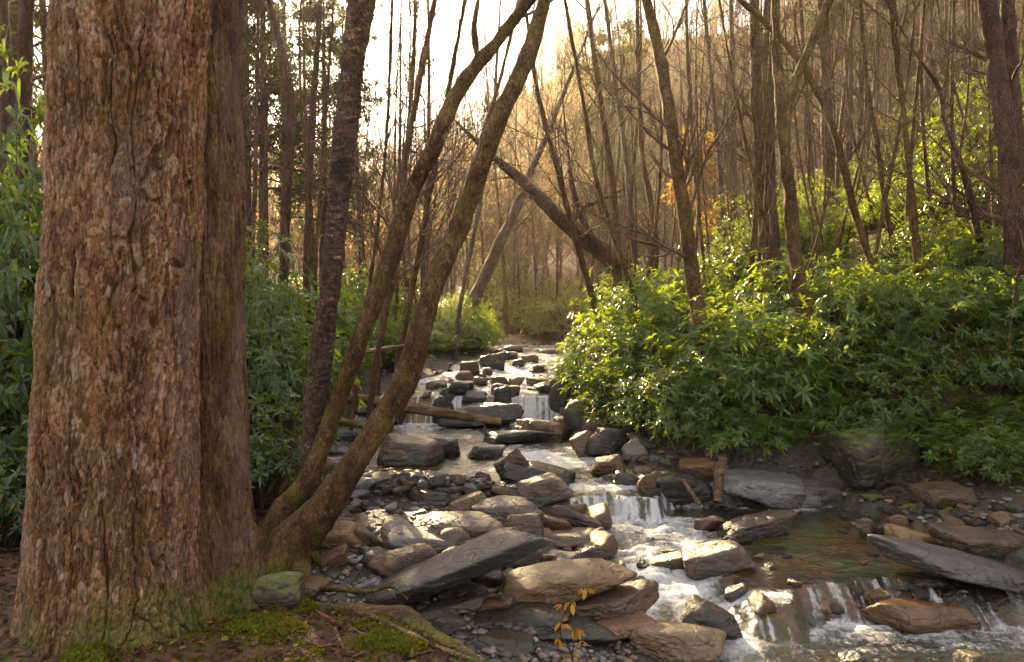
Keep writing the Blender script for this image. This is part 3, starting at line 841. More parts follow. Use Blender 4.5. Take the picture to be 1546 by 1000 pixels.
def gravel():
    d, f = ICO[2]
    d1 = []
    N = 3200
    px = rng.uniform(380, 1540, N * 3); py = rng.uniform(540, 1000, N * 3)
    mb = MB(); cnt = 0
    for a, b_ in zip(px, py):
        if cnt >= N: break
        y = FPX * 1.75 / max(b_ - HOR, 20)
        x = (a - CX) / FPX * y
        a0, b0 = wedge(np.array([y]))
        dd = max(a0[0] - x, x - b0[0])
        if y < 7.4 and dd < 0.03: continue
        if not (-0.25 < dd < 1.0 or (-1.9 < x < 0.8 and 3.9 < y < 7.6)): continue
        if y < np.interp(x, [-3.5, -1.5, -0.66, 0.1, 0.5, 1.2, 2.5], [5.0, 4.45, 4.05, 3.4, 2.95, 2.4, 1.0]) + 0.1: continue
        s = rng.uniform(0.012, 0.05) * (0.7 + 0.05 * y)
        sc = s * rng.uniform(0.6, 1.2, 3) * np.array([1, 1, 0.5])
        t = rng.uniform(0, 6.28); c_, s_ = math.cos(t), math.sin(t)
        p = d * sc * (1 + 0.25 * vnoise(d * 1.7 + rng.uniform(0, 99), 5))[:, None]
        p = p @ np.array([[c_, s_, 0], [-s_, c_, 0], [0, 0, 1]])
        mb.add(p + np.array([x, y, gz(x, y) + 0.2 * s]), None, f); cnt += 1
    m, nt, out = nmat('gravel'); g = G(nt)
    isl = g.n("NewGeometry").outputs['Random Per Island']
    col = g.ramp(isl, [(0.0, (0.025, 0.019, 0.015)), (0.4, (0.07, 0.054, 0.044)), (0.75, (0.14, 0.12, 0.11)), (0.92, (0.14, 0.085, 0.05)), (1.0, (0.27, 0.25, 0.245))])
    s2 = g.bsdf(col, 0.4, g.bump(g.noise(g.pos(), 90, 3), 0.3, 0.005), 0.5)
    g.l(s2.outputs[0], out.inputs[0])
    tag(mb.build('gravel', m), kind='stuff')
gravel()

# ------------------------------------------------------------------ trees
def trunk_surface(path, nu, bark, seed, flare=None):
    """path rows x,y,z,r -> vertex grid with bark relief; returns verts, quads, cell attribute"""
    P = path[:, :3]; r = path[:, 3]
    T = np.gradient(P, axis=0); T /= np.linalg.norm(T, axis=1, keepdims=True)
    A = np.cross(T, np.array([0, 1.0, 0])); A /= np.linalg.norm(A, axis=1, keepdims=True)
    B = np.cross(T, A)
    th = np.linspace(0, 2 * math.pi, nu, endpoint=False)
    rr = np.repeat(r[:, None], nu, 1)
    if flare is not None: rr = rr * flare(th[None, :], P[:, 2][:, None])
    elif len(path) > 60:
        gp = np.stack([np.cos(th)[None] * 0.9 + 0 * P[:, 2:3], np.sin(th)[None] * 0.9 + 0 * P[:, 2:3], P[:, 2:3] * 1.7 + 0 * th[None]], -1).reshape(-1, 3)
        rr = rr * (1 + 0.16 * fbm(gp + seed * 3.1, seed + 77, 3).reshape(rr.shape) + 0.10 * np.clip(fbm(gp * np.array([1, 1, 2.2]) + 50, seed + 79, 2).reshape(rr.shape) - 0.35, 0, 1) * 3)
    N = np.cos(th)[None, :, None] * A[:, None, :] + np.sin(th)[None, :, None] * B[:, None, :]
    V = (P[:, None, :] + rr[..., None] * N).reshape(-1, 3)
    N = N.reshape(-1, 3)
    dsp, cell = bark(V, seed)
    V = V + N * dsp[:, None]
    return V, grid_quads(nu, len(path), True), cell

def bark_tulip(V, s):
    w = np.stack([fbm(V * np.array([7, 7, 3.5]), s + k, 4) for k in (1, 2, 3)], 1)
    q = V + w * np.array([0.028, 0.028, 0.06])
    f1, f2, c = voro(q / np.array([0.031, 0.031, 0.17]), s)
    e = sm(0.0, 0.14, f2 - f1)
    g1, g2, c2 = voro(q / np.array([0.015, 0.015, 0.046]), s + 31)
    e2 = sm(0.0, 0.3, g2 - g1)
    k1, k2, _ = voro((V + w * np.array([0.05, 0.05, 0])) / np.array([0.14, 0.14, 1.9]), s + 63)
    e3 = sm(0.0, 0.07, k2 - k1)
    broken = sm(-0.25, 0.25, fbm(V * np.array([4, 4, 2.5]), s + 40, 3))
    d = (0.007 * e + 0.007 * (c - 0.5)) * (0.45 + 0.55 * broken) + 0.0045 * e2 + 0.007 * (c2 - .5) + 0.026 * (e3 - 1) * (0.4 + 0.6 * broken) + 0.020 * fbm(V * 2.6, s + 9, 3) + 0.004 * fbm(V * np.array([40, 40, 16]), s + 15, 4)
    return d, 0.5 * c + 0.5 * c2

def bark_furrow(V, s):
    w = np.stack([fbm(V * np.array([9, 9, 3]), s + k, 3) for k in (1, 2, 3)], 1)
    q = V + w * np.array([0.018, 0.018, 0.05])
    f1, f2, c = voro(q / np.array([0.032, 0.032, 0.21]), s)
    e = sm(0.0, 0.35, f2 - f1)
    g1, g2, c2 = voro(q / np.array([0.016, 0.016, 0.05]), s + 31)
    d = 0.013 * e + 0.006 * (c - 0.5) + 0.004 * sm(0, .4, g2 - g1) + 0.012 * fbm(V * 3, s + 9, 3) + 0.003 * fbm(V * 45, s + 15, 3)
    return d, 0.6 * c + 0.4 * c2

def bark_birch(V, s):
    n = fbm(V * np.array([11, 11, 30]), s, 4)
    n2 = fbm(V * np.array([26, 26, 60]), s + 7, 3)
    w = fbm(V * np.array([5, 5, 4]), s + 4, 3)
    v_ = fbm(V * np.array([20, 20, 6]), s + 13, 3)
    return 0.008 * sm(-0.1, 0.35, n) * sm(-0.1, 0.4, w) + 0.004 * n2 + 0.008 * v_ + 0.024 * w, 0 * n

def bark_rough(V, s):
    n = fbm(V * np.array([26, 26, 12]), s, 4)
    return 0.009 * n + 0.016 * fbm(V * np.array([6, 6, 4]), s + 4, 3), 0 * n

def px_path(pts, Y, n, drift=0.0, top=0.0, base=True, sway=0.0):
    """photo polyline (px,py,width px) at distance Y, listed from the top down -> rows x,y,z,r from the foot up"""
    rows = []
    m = len(pts)
    for k, (px, py, w) in enumerate(pts):
        yy = Y * (1 + drift * (1 - k / (m - 1)) + sway * math.sin(k * 1.7))
        a = at(px, py, yy)
        rows.append([*a, max(w * 0.37 / FPX * yy - 0.003, 0.012)])
    rows = rows[::-1]
    if base:
        x, y, z, r = rows[0]
        g_ = gz(x, y)
        if z > g_ - 0.05:
            dz = z - g_ + 0.12
            s = (rows[1][0] - x) / max(rows[1][2] - z, 0.2)
            rows.insert(0, [x - s * dz * 0.6, y, g_ - 0.12, r * 1.12])
    if top > 0:
        d = np.array(rows[-1][:3]) - np.array(rows[-2][:3]); d /= np.linalg.norm(d)
        r = rows[-1][3]
        for f in (0.33, 0.66, 1.0):
            e = np.array(rows[-1][:3]) + (d + np.array([0, 0, 0.12])) * top / 3
            rows.append([*e, max(r * (1 - f * 0.85), 0.008)])
    return spline(rows, n)

def grow(P, Rr, nch, t0, t1, ang, length, npts, r, rad=0.55, up=0.25, wander=0.18, rmin=0.0025):
    """children of the paths P (M,N,3): returns (M*nch, npts, 3) paths and radii"""
    Mn, N, _ = P.shape
    t = r.uniform(t0, t1, (Mn, nch))
    k = t * (N - 1)
    i = np.clip(k.astype(int), 0, N - 2); f = (k - i)[..., None]
    m = np.arange(Mn)[:, None]
    o = P[m, i] * (1 - f) + P[m, i + 1] * f
    T = P[m, i + 1] - P[m, i]; T /= np.linalg.norm(T, axis=-1, keepdims=True) + 1e-9
    rp = Rr[m, i] * (1 - f[..., 0]) + Rr[m, i + 1] * f[..., 0]
    L = np.linalg.norm(np.diff(P, axis=1), axis=2).sum(1)[:, None]
    q = r.normal(0, 1, T.shape); q -= (q * T).sum(-1, keepdims=True) * T; q /= np.linalg.norm(q, axis=-1, keepdims=True) + 1e-9
    a = np.radians(r.normal(ang, ang * 0.25, t.shape))[..., None]
    d = T * np.cos(a) + q * np.sin(a)
    ln = (length * L if length < 1 else length) * r.uniform(0.55, 1.15, t.shape) * (1.15 - 0.6 * t)
    O = o.reshape(-1, 3); D = d.reshape(-1, 3); ln = ln.reshape(-1)
    paths = [O]
    for s in range(npts - 1):
        D = D + r.normal(0, wander, D.shape) + np.array([0, 0, up / npts * 2])
        D /= np.linalg.norm(D, axis=1, keepdims=True)
        paths.append(paths[-1] + D * (ln / (npts - 1))[:, None])
    CP = np.stack(paths, 1)
    r0 = np.maximum(rp.reshape(-1) * rad, rmin)
    CR = np.maximum(r0[:, None] * np.linspace(1, 0.25, npts)[None], rmin * 0.8)
    return CP, CR

def crown(mb, tp, seed, n1=10, n2=5, n3=4, t0=0.45, t1=1.0, ln=0.22, rmin=0.0028, ang=48, up=0.35, l2=0.45, l3=0.5):
    """bare limbs and twigs along a trunk path"""
    r = np.random.default_rng(seed)
    P, Rr = tp[None, :, :3], tp[None, :, 3]
    a, ra = grow(P, Rr, n1, t0, t1, ang, ln, 7, r, 0.30, up, 0.16, rmin * 2)
    tubes(mb, a, ra, 5)
    b, rb = grow(a, ra, n2, 0.15, 1.0, 42, l2, 5, r, 0.6, up, 0.2, rmin * 1.3)
    tubes(mb, b, rb, 4)
    if n3:
        c, rc = grow(b, rb, n3, 0.1, 1.0, 40, l3, 4, r, 0.65, up, 0.2, rmin)
        tubes(mb, c, rc, 3)
        return c
    return b

def px_tree(label, pts, Y, mat, seed, name='bare_tree', n=90, nu=20, bark=bark_rough, top=5.0, forks=(), cr=None, group=None, drift=0.0, cat='tree', roots=(), sway=0.012, flare=True):
    tp = px_path(pts, Y, n, drift, top, True, sway)
    base = np.array([tp[0, 0], tp[0, 1], gz(tp[0, 0], tp[0, 1])])
    e = empty(name, base, label, cat, group)
    pth = tp.copy()
    if flare:
        L = np.r_[0, np.cumsum(np.linalg.norm(np.diff(pth[:, :3], axis=0), axis=1))]
        pth[:, 3] *= 1 + 0.35 * np.exp(-L / (pth[0, 3] * 2.5))
    pl = pth.copy(); pl[:, :3] -= base
    V, q, cell = trunk_surface(pl, nu, bark, seed)
    mb = MB(); mb.add(V, q)
    mb.build('trunk', M[mat], e, atts={'cell': cell})
    lim = MB(); nlim = 0
    cm = MB()
    for fk in forks:
        lx, ly = fk[0][-1][:2]
        scr = np.stack([CX + FPX * tp[:, 0] / tp[:, 1], HOR - FPX * (tp[:, 2] - CAMZ) / tp[:, 1]], 1)
        fp = px_path(fk[0], tp[np.argmin(((scr - [lx, ly]) ** 2).sum(1)), 1], 50, 0.0, fk[1], False, 0.0)
        fl = fp.copy(); fl[:, :3] -= base
        V, q, cell = trunk_surface(fl, max(10, nu // 2), bark, seed + 5)
        f = MB(); f.add(V, q); f.build('limb', M[mat], e, atts={'cell': cell})
        if cr is not False:
            crown(cm, fl, seed + 50, 7, 4, 4, 0.25, 1.0, 0.3)
    for rt in roots:
        rows = []
        for kk, (px, py, w, yy) in enumerate(rt):
            q_ = at(px, py, yy)
            if kk > 0 and py < 880:
                q_ = hit(px, py)
                q_[2] += w * 0.12 / FPX * yy
            rows.append([*q_, w * 0.5 / FPX * yy])
        rows.append([rows[-1][0] * 2 - rows[-2][0], rows[-1][1], rows[-1][2] - 0.08, rows[-1][3] * 0.5])
        rp = spline(rows, 40); rp[:, :3] -= base
        V, q, cell = trunk_surface(rp, 12, bark, seed + 9)
        f = MB(); f.add(V, q); f.build('root', M[mat], e, atts={'cell': cell})
    if cr is not False:
        kw = dict(n1=14, n2=7, n3=6, t0=0.25, t1=1.0, ln=0.22, rmin=0.0014)
        kw.update(cr or {})
        pl2 = pl.copy()
        crown(cm, pl2, seed, **kw)
    if cm.n: cm.build('crown', M['twig'], e)
    return e

# --- the two great trunks
def big_tree(label, edge_l, edge_r, Y, nu, mat, bark, seed, zmax, extra=None, lobes=None, name='tulip_tree'):
    ys = np.array([p[0] for p in edge_l]); xl = np.array([p[1] for p in edge_l]); xr = np.array([p[1] for p in edge_r])
    zz = CAMZ - (ys - HOR) / FPX * Y
    o = np.argsort(zz)
    zz, xl, xr = zz[o], xl[o], xr[o]
    zs = np.concatenate([np.arange(0.12, zmax, 0.0062), np.arange(zmax, 12, 0.12)])
    al, ar = np.arctan((xl - CX) / FPX), np.arctan((xr - CX) / FPX)
    c = np.interp(zs, zz, CX + FPX * np.tan((al + ar) / 2))
    w = np.interp(zs, zz, FPX / np.cos((al + ar) / 2) * np.sin((ar - al) / 2) - 0.008 * FPX / Y)
    k = np.ones(41) / 41
    pad = lambda a: np.convolve(np.r_[np.full(20, a[0]), a, np.full(20, a[-1])], k, 'valid')
    c, w = pad(c), pad(w)
    tap = 1 - 0.03 * np.clip(zs - zmax, 0, 9)
    path = np.stack([(c - CX) / FPX * Y, np.full(len(zs), Y), zs, w / FPX * Y * tap], 1)
    base = np.array([path[0, 0], Y, gz(path[0, 0], Y)])
    e = empty(name, base, label, 'tree')
    pl = path.copy(); pl[:, :3] -= base
    fl = None
    if lobes:
        ph = lobes
        def fl(th, z):
            k = np.exp(-np.clip(z + 0.25, 0, 9) / 0.40)
            return 1 + k * (0.20 * np.sin(3 * th + ph) + 0.10 * np.sin(5 * th + ph * 2)) + 0.02 * np.sin(4 * th + ph + z * 0.6) + 0.015 * np.sin(7 * th + z)
    V, q, cell = trunk_surface(pl, nu, bark, seed, fl)
    mb = MB(); mb.add(V, q); mb.build('trunk', M[mat], e, atts={'cell': cell})
    return e

def big_bark(m, extra):
    """lichen, moss and orange patches on the great trunk's bark"""
    nt = m.node_tree; g = G(nt)
    bs = [n for n in nt.nodes if n.type == 'BSDF_PRINCIPLED'][0]
    lk = bs.inputs['Base Color'].links[0]; col = lk.from_socket
    v = g.tc()
    z = g.sep(v)[2]
    x = g.sep(v)[0]
    ol = g.ramp(g.noise(g.map(v, (2.2, 2.2, 0.9)), 1.6, 5, 0.62), [(0.47, 0.0), (0.62, 0.75)])
    col = g.mix(ol, col, g.mix(0.5, col, (0.12, 0.08, 0.022)))
    mv = g.ramp(g.noise(g.map(v, (2, 2, 1.1), (7, 3, 9)), 1.5, 4, 0.6), [(0.5, 0.0), (0.66, 0.6)])
    col = g.mix(mv, col, (0.21, 0.14, 0.11))
    if extra:
        orr = g.ramp(g.noise(g.map(v, (5.5, 5.5, 0.9), (1.3, 0, 2.2)), 1.3, 5, 0.65), [(0.60, 0.0), (0.72, 0.7)])
        col = g.mix(orr, col, (0.30, 0.115, 0.025))
        li = g.ramp(g.noise(g.map(v, (3, 3, 2)), 3.1, 6, 0.75), [(0.655, 0.0), (0.70, 0.8)])
        col = g.mix(li, col, (0.28, 0.29, 0.235))
        pk = g.ramp(g.noise(g.map(v, (22, 22, 9), (3, 9, 4)), 1.0, 3, 0.6), [(0.60, 0.0), (0.67, 0.6)])
        col = g.mix(pk, col, (0.40, 0.31, 0.24))
    mz = g.math('SUBTRACT', g.noise(v, 3.0, 6, 0.75), g.math('MULTIPLY', z, 0.75))
    ms = g.ramp(mz, [(0.33, 0.0), (0.45, 0.85)])
    col = g.mix(ms, col, g.ramp(g.noise(v, 30, 3), [(0.35, (0.05, 0.055, 0.012)), (0.65, (0.14, 0.135, 0.02))]))
    g.l(col, bs.inputs['Base Color'])
big_bark(M['tulip'], True)
big_bark(M['furrow'], False)
big_tree('massive old trunk with scaly reddish bark filling the left foreground',
         [(-60, 78), (0, 75), (200, 68), (350, 60), (550, 45), (750, 35), (880, 30), (940, 18), (985, -2), (1010, -20)],
         [(-60, 319), (0, 318), (200, 311), (350, 304), (550, 300), (750, 299), (880, 303), (940, 318), (985, 345), (1010, 362)],
         3.5, 620, 'tulip', bark_tulip, 3, 3.75, lobes=1.0)
big_tree('second big trunk with finely furrowed brown bark close behind the massive one',
         [(-60, 190), (0, 190), (200, 190), (400, 188), (600, 186), (750, 182), (850, 176), (920, 160), (970, 140), (1000, 130)],
         [(-60, 364), (0, 365), (200, 366), (400, 369), (600, 373), (750, 380), (850, 391), (920, 408), (970, 430), (1000, 440)],
         3.95, 460, 'furrow', bark_furrow, 8, 4.0, lobes=2.6)

# --- the trees leaning over the stream
px_tree('dark birch with peeling banded bark rising from the left bank',
        [(547, 0, 52), (531, 120, 50), (514, 260, 46), (502, 400, 44), (488, 520, 44), (473, 650, 44), (470, 780, 50)], 6.0, 'birch', 21,
        name='birch_tree', n=420, nu=96, bark=bark_birch, top=6, cr=dict(n1=12, t0=0.55, ln=0.18, rmin=0.002))
px_tree('slender mossy trunk leaning right in front of the dark birch',
        [(800, 0, 22), (745, 70, 26), (690, 140, 30), (655, 220, 33), (622, 290, 34), (595, 370, 37), (570, 440, 38), (545, 510, 37), (520, 580, 36), (490, 660, 38), (458, 732, 42), (428, 772, 52)], 5.85, 'mossy_bark', 22,
        n=420, nu=72, top=4, cr=dict(n1=14, t0=0.5, ln=0.17, rmin=0.002), drift=0.06,
        forks=[([(724, -10, 9), (716, 50, 12), (719, 88, 14), (712, 108, 15), (704, 124, 14)], 3)],
        roots=[[(452, 745, 26, 5.85), (420, 752, 17, 5.7), (392, 750, 13, 5.5), (372, 742, 9, 5.4)], [(445, 765, 26, 5.8), (410, 772, 18, 5.6), (380, 758, 12, 5.4)]])
px_tree('thick mossy trunk leaning far right over the stone bar',
        [(822, 0, 28), (808, 50, 33), (777, 130, 36), (745, 200, 36), (715, 280, 39), (690, 350, 42), (655, 430, 44), (632, 510, 46), (605, 590, 50), (567, 650, 52), (522, 720, 58), (480, 780, 68), (450, 815, 84)], 5.5, 'mossy_bark', 23,
        n=460, nu=84, top=4, cr=dict(n1=14, t0=0.55, ln=0.17, rmin=0.002), drift=0.05,
        roots=[[(452, 800, 34, 5.5), (455, 835, 34, 5.4), (454, 868, 32, 5.25), (452, 905, 34, 5.1)],
               [(462, 800, 18, 5.5), (445, 778, 18, 5.5), (405, 778, 14, 5.4), (378, 775, 9, 5.3)],
               [(450, 812, 20, 5.5), (490, 858, 9, 4.75), (515, 890, 7, 4.35), (560, 893, 7, 4.3), (590, 885, 5, 4.4)],
               [(452, 808, 16, 5.5), (510, 832, 8, 5.1), (560, 838, 8, 5.1), (596, 852, 5, 5.0)],
               [(452, 815, 14, 5.5), (500, 855, 7, 4.9), (545, 850, 6, 4.9), (590, 862, 4, 4.8)]])

TREES = [
 # left of and behind the birch
 ('straight conifer trunk right under the sun', [(404, -10, 13), (416, 40, 14), (436, 120, 17), (433, 300, 19), (426, 470, 21)], 14.5, 'dark_bark', dict(n1=16, t0=0.2, ln=0.13, up=-0.1)),
 ('pale thin trunk against the bright sky beside the second big trunk', [(390, 0, 7), (388, 150, 8), (384, 300, 9), (380, 430, 10)], 13.0, 'dark_bark', dict(n1=12, t0=0.2, ln=0.13)),
 ('thin leaning trunk between the conifers and the second big trunk', [(396, 60, 5), (402, 180, 7), (400, 300, 8), (396, 440, 8)], 15.0, 'brown_bark', dict(n1=10, ln=0.15)),
 ('brown conifer trunk just left of the dark birch', [(484, 0, 10), (474, 150, 12), (466, 300, 13), (462, 450, 14)], 16.0, 'dark_bark', dict(n1=14, t0=0.2, ln=0.13)),
 ('slim trunk nearly touching the dark birch on its left', [(500, 60, 6), (486, 250, 7), (476, 430, 8)], 17.5, 'brown_bark', dict(n1=10, ln=0.15)),
 ('dark trunk at the far left edge behind the leaves', [(40, 0, 26), (36, 150, 28), (30, 320, 30), (26, 520, 32)], 8.5, 'dark_bark', dict(n1=8, ln=0.15)),
 # between birch and leaning trunks
 ('long dark sapling leaning just right of the dark birch', [(658, -10, 12), (632, 130, 13), (612, 240, 14), (604, 330, 15), (590, 430, 15), (572, 520, 15)], 8.5, 'brown_bark', dict(n1=14, t0=0.3)),
 ('thin sapling close to the right of the dark birch', [(592, -10, 6), (588, 120, 7), (580, 250, 8), (565, 380, 8), (552, 470, 9)], 10.0, 'brown_bark', dict(n1=14, t0=0.3)),
 ('tall slim tree seen between the two leaning trunks', [(704, -10, 9), (680, 120, 10), (660, 230, 11), (640, 340, 12), (622, 440, 13), (606, 520, 13)], 9.5, 'brown_bark', dict(n1=14, t0=0.3)),
 ('forked slim tree behind the slender leaning trunk', [(628, -10, 7), (622, 130, 9), (605, 300, 10), (582, 440, 11)], 11.5, 'brown_bark', dict(n1=16, t0=0.25)),
 ('grey hazy tree leaning right at the bend of the stream', [(828, 200, 11), (800, 262, 15), (782, 310, 18), (760, 355, 21), (735, 410, 24), (706, 474, 28)], 21.0, 'grey_bark', dict(n1=14, t0=0.3, ln=0.25)),
 ('thin hazy tree rising left of the grey leaning one', [(752, 60, 6), (742, 200, 8), (720, 330, 9), (694, 470, 10)], 18.0, 'grey_bark', dict(n1=14, t0=0.25)),
 ('slim tree in front of the bright gap of sky', [(785, -10, 7), (752, 130, 8), (716, 240, 9), (672, 370, 10), (640, 480, 11)], 12.5, 'brown_bark', dict(n1=16, t0=0.25)),
 # right of the stream
 ('slim tree leaning left at the edge of the right bushes', [(800, 60, 8), (812, 140, 10), (836, 235, 12), (862, 335, 13), (886, 420, 14), (906, 492, 15)], 12.0, 'brown_bark', dict(n1=14, t0=0.3)),
 ('huge grey trunk fallen slantwise across the hazy valley', [(745, 238, 14), (775, 262, 20), (808, 292, 25), (850, 335, 30), (890, 366, 34), (925, 395, 36), (960, 450, 40)], 16.0, 'dark_bark', dict(n1=8, t0=0.3, ln=0.2)),
 ('tall trunk right of the slanting grey giant', [(885, -10, 11), (905, 140, 13), (922, 260, 16), (930, 350, 18), (932, 440, 20)], 13.0, 'brown_bark', dict(n1=14, t0=0.3)),
 ('thin tree curving up beside the slanting grey giant', [(858, 30, 7), (880, 150, 9), (900, 270, 10), (935, 380, 11), (972, 500, 13)], 11.0, 'brown_bark', dict(n1=14, t0=0.3)),
 ('straight slim tree above the middle of the right bushes', [(962, -10, 9), (964, 120, 10), (972, 250, 12), (988, 340, 13), (990, 420, 14)], 14.0, 'brown_bark', dict(n1=14, t0=0.3)),
 ('pair of bare stems left of the strong mottled trunk', [(912, -10, 8), (930, 130, 10), (945, 240, 11), (955, 350, 12), (966, 440, 13)], 15.0, 'grey_bark', dict(n1=14, t0=0.3)),
 ('strong mottled trunk rising from the lit right bushes', [(975, -5, 20), (995, 80, 24), (1010, 170, 27), (1025, 270, 28), (1040, 370, 30), (1050, 450, 31), (1062, 520, 32), (1074, 575, 34)], 9.2, 'mossy_bark', dict(n1=9, t0=0.45, ln=0.18)),
 ('thin dark tree right of the strong mottled trunk', [(1036, -10, 7), (1040, 130, 8), (1050, 270, 9), (1062, 400, 9)], 14.5, 'brown_bark', dict(n1=14, t0=0.3)),
 ('slender tree before the orange foliage', [(1062, -10, 8), (1075, 130, 9), (1088, 270, 10), (1096, 380, 11)], 15.5, 'grey_bark', dict(n1=14, t0=0.3)),
 ('left dark stem of the close pair on the right slope', [(1138, -10, 20), (1142, 120, 21), (1148, 260, 23), (1160, 440, 26)], 12.5, 'dark_bark', dict(n1=10, t0=0.4)),
 ('right dark stem of the close pair on the right slope', [(1160, -10, 18), (1162, 140, 19), (1164, 280, 20), (1176, 440, 22)], 12.9, 'dark_bark', dict(n1=10, t0=0.4)),
 ('thin stem bending down beside the close dark pair', [(1096, 60, 6), (1116, 170, 8), (1140, 280, 9), (1170, 390, 10), (1190, 490, 11)], 10.5, 'mossy_bark', dict(n1=12, t0=0.2)),
 ('long thin tree slanting down from the top middle to the right bushes', [(1112, -5, 11), (1180, 60, 13), (1225, 122, 14), (1260, 200, 14), (1290, 320, 15), (1320, 410, 16), (1350, 520, 18)], 9.6, 'mossy_bark', dict(n1=12, t0=0.35, ln=0.16)),
 ('straight dark trunk deep in the right wood', [(1242, -10, 22), (1246, 100, 23), (1250, 230, 25), (1256, 340, 26)], 16.5, 'dark_bark', dict(n1=10, t0=0.4, ln=0.14)),
 ('knotty trunk standing behind the forked tree', [(1208, -10, 8), (1218, 150, 10), (1228, 300, 12), (1236, 380, 12)], 18.0, 'brown_bark', dict(n1=14, t0=0.3)),
 ('slim tree slanting through the middle of the right wood', [(1298, -10, 8), (1310, 130, 9), (1324, 215, 10), (1336, 310, 12), (1356, 400, 13), (1376, 520, 14)], 10.2, 'mossy_bark', dict(n1=12, t0=0.3)),
 ('gold rimmed slim tree above the rhododendron on the right', [(1343, -10, 11), (1358, 120, 13), (1370, 230, 14), (1380, 340, 15), (1394, 460, 17), (1408, 560, 18)], 9.0, 'mossy_bark', dict(n1=12, t0=0.3)),
 ('crooked dark sapling at the right', [(1385, 85, 6), (1418, 135, 9), (1424, 180, 9), (1452, 250, 11), (1470, 320, 12), (1490, 430, 13), (1508, 560, 14)], 8.8, 'dark_bark', dict(n1=12, t0=0.1, ln=0.16)),
 ('stout dark trunk near the right edge of the photograph', [(1490, -10, 36), (1505, 100, 35), (1520, 220, 36), (1530, 320, 36), (1535, 470, 38), (1536, 650, 42)], 8.5, 'dark_bark', dict(n1=9, t0=0.4, ln=0.18)),
 ('tall trunk right behind the stout dark one', [(1520, -10, 26), (1530, 150, 27), (1540, 300, 28), (1545, 450, 30)], 10.0, 'dark_bark', dict(n1=9, t0=0.4, ln=0.18)),
 ('grey trunk high on the right slope', [(1460, -10, 16), (1464, 100, 17), (1470, 230, 18)], 21.0, 'dark_bark', dict(n1=10, t0=0.3)),
 ('broad hazy trunk on the right slope left of the high grey one', [(1400, -10, 18), (1406, 120, 20), (1412, 260, 22)], 23.0, 'grey_bark', dict(n1=10, t0=0.3)),
 ('thin sapling at the foot of the stout dark trunk', [(1546, 380, 7), (1530, 460, 8), (1520, 560, 9), (1520, 640, 10)], 8.0, 'mossy_bark', dict(n1=8, t0=0.3)),
 ('thin lit stem between the crooked sapling and the stout trunk', [(1500, 330, 7), (1504, 420, 8), (1506, 540, 9)], 9.2, 'mossy_bark', dict(n1=8, t0=0.3)),
]
for k, (lab, pts, Y, mat, cr) in enumerate(TREES):
    giant = lab.startswith('huge grey')
    wmax = max(p[2] for p in pts)
    px_tree(lab, pts, Y, mat, 100 + k, n=110 if wmax < 22 else 200, nu=14 if wmax < 22 else 32, top=1.2 if giant else 3.5, cr=dict(cr, rmin=0.0028, n1=22, n2=7, n3=7, t0=0.2) if pts[0][0] > 560 and Y < 13 else cr,
            forks=[([(858, 235, 7), (862, 270, 10), (872, 310, 14), (886, 345, 17), (900, 372, 18)], 1.5), ([(918, 298, 6), (898, 306, 9), (874, 320, 10), (866, 340, 12), (868, 352, 12)], 0.6)] if giant else (),
            drift=0.05 * math.sin(k * 2.3))
px_tree('forked tree with a wide V above the right bushes',
        [(1170, -10, 16), (1172, 80, 18), (1180, 165, 24), (1183, 215, 26), (1192, 290, 26), (1200, 380, 28), (1216, 480, 30), (1246, 612, 34)], 8.9, 'mossy_bark', 61,
        n=260, nu=40, top=5, cr=dict(n1=9, t0=0.5, ln=0.16),
        forks=[([(1256, -10, 18), (1232, 50, 19), (1206, 110, 20), (1188, 165, 22), (1184, 205, 20), (1185, 240, 16)], 4)])

# --- kinds repeated through the wood
def proto_bare(seed, h, r, lean, mat):
    rr = np.random.default_rng(seed)
    k = np.linspace(0, 1, 7)
    ph = rr.uniform(0, 6)
    rows = np.stack([lean * h * k + 0.12 * np.sin(k * 5 + ph), 0.1 * np.sin(k * 4 + ph * 2), h * k - 0.2, r * (1 - 0.88 * k)], 1)
    tp = spline(rows, 60)
    e = empty('bare_tree', (0, 0, 0))
    V, q, c = trunk_surface(tp, 10, bark_rough, seed)
    mb = MB(); mb.add(V, q); mb.build('trunk', M[mat], e, atts={'cell': c})
    cm = MB(); crown(cm, tp, seed + 1, 26, 8, 6, 0.12, 1.0, 0.20, rmin=0.0022, up=0.4)
    cm.build('crown', M['twig'], e)
    return e

BARE = [proto_bare(300 + k, h, r, ln, m) for k, (h, r, ln, m) in enumerate(
    [(13, 0.075, 0.05, 'brown_bark'), (11, 0.06, -0.08, 'grey_bark'), (15, 0.11, 0.02, 'dark_bark'), (9, 0.045, 0.10, 'brown_bark'), (12, 0.07, -0.03, 'grey_bark')])]

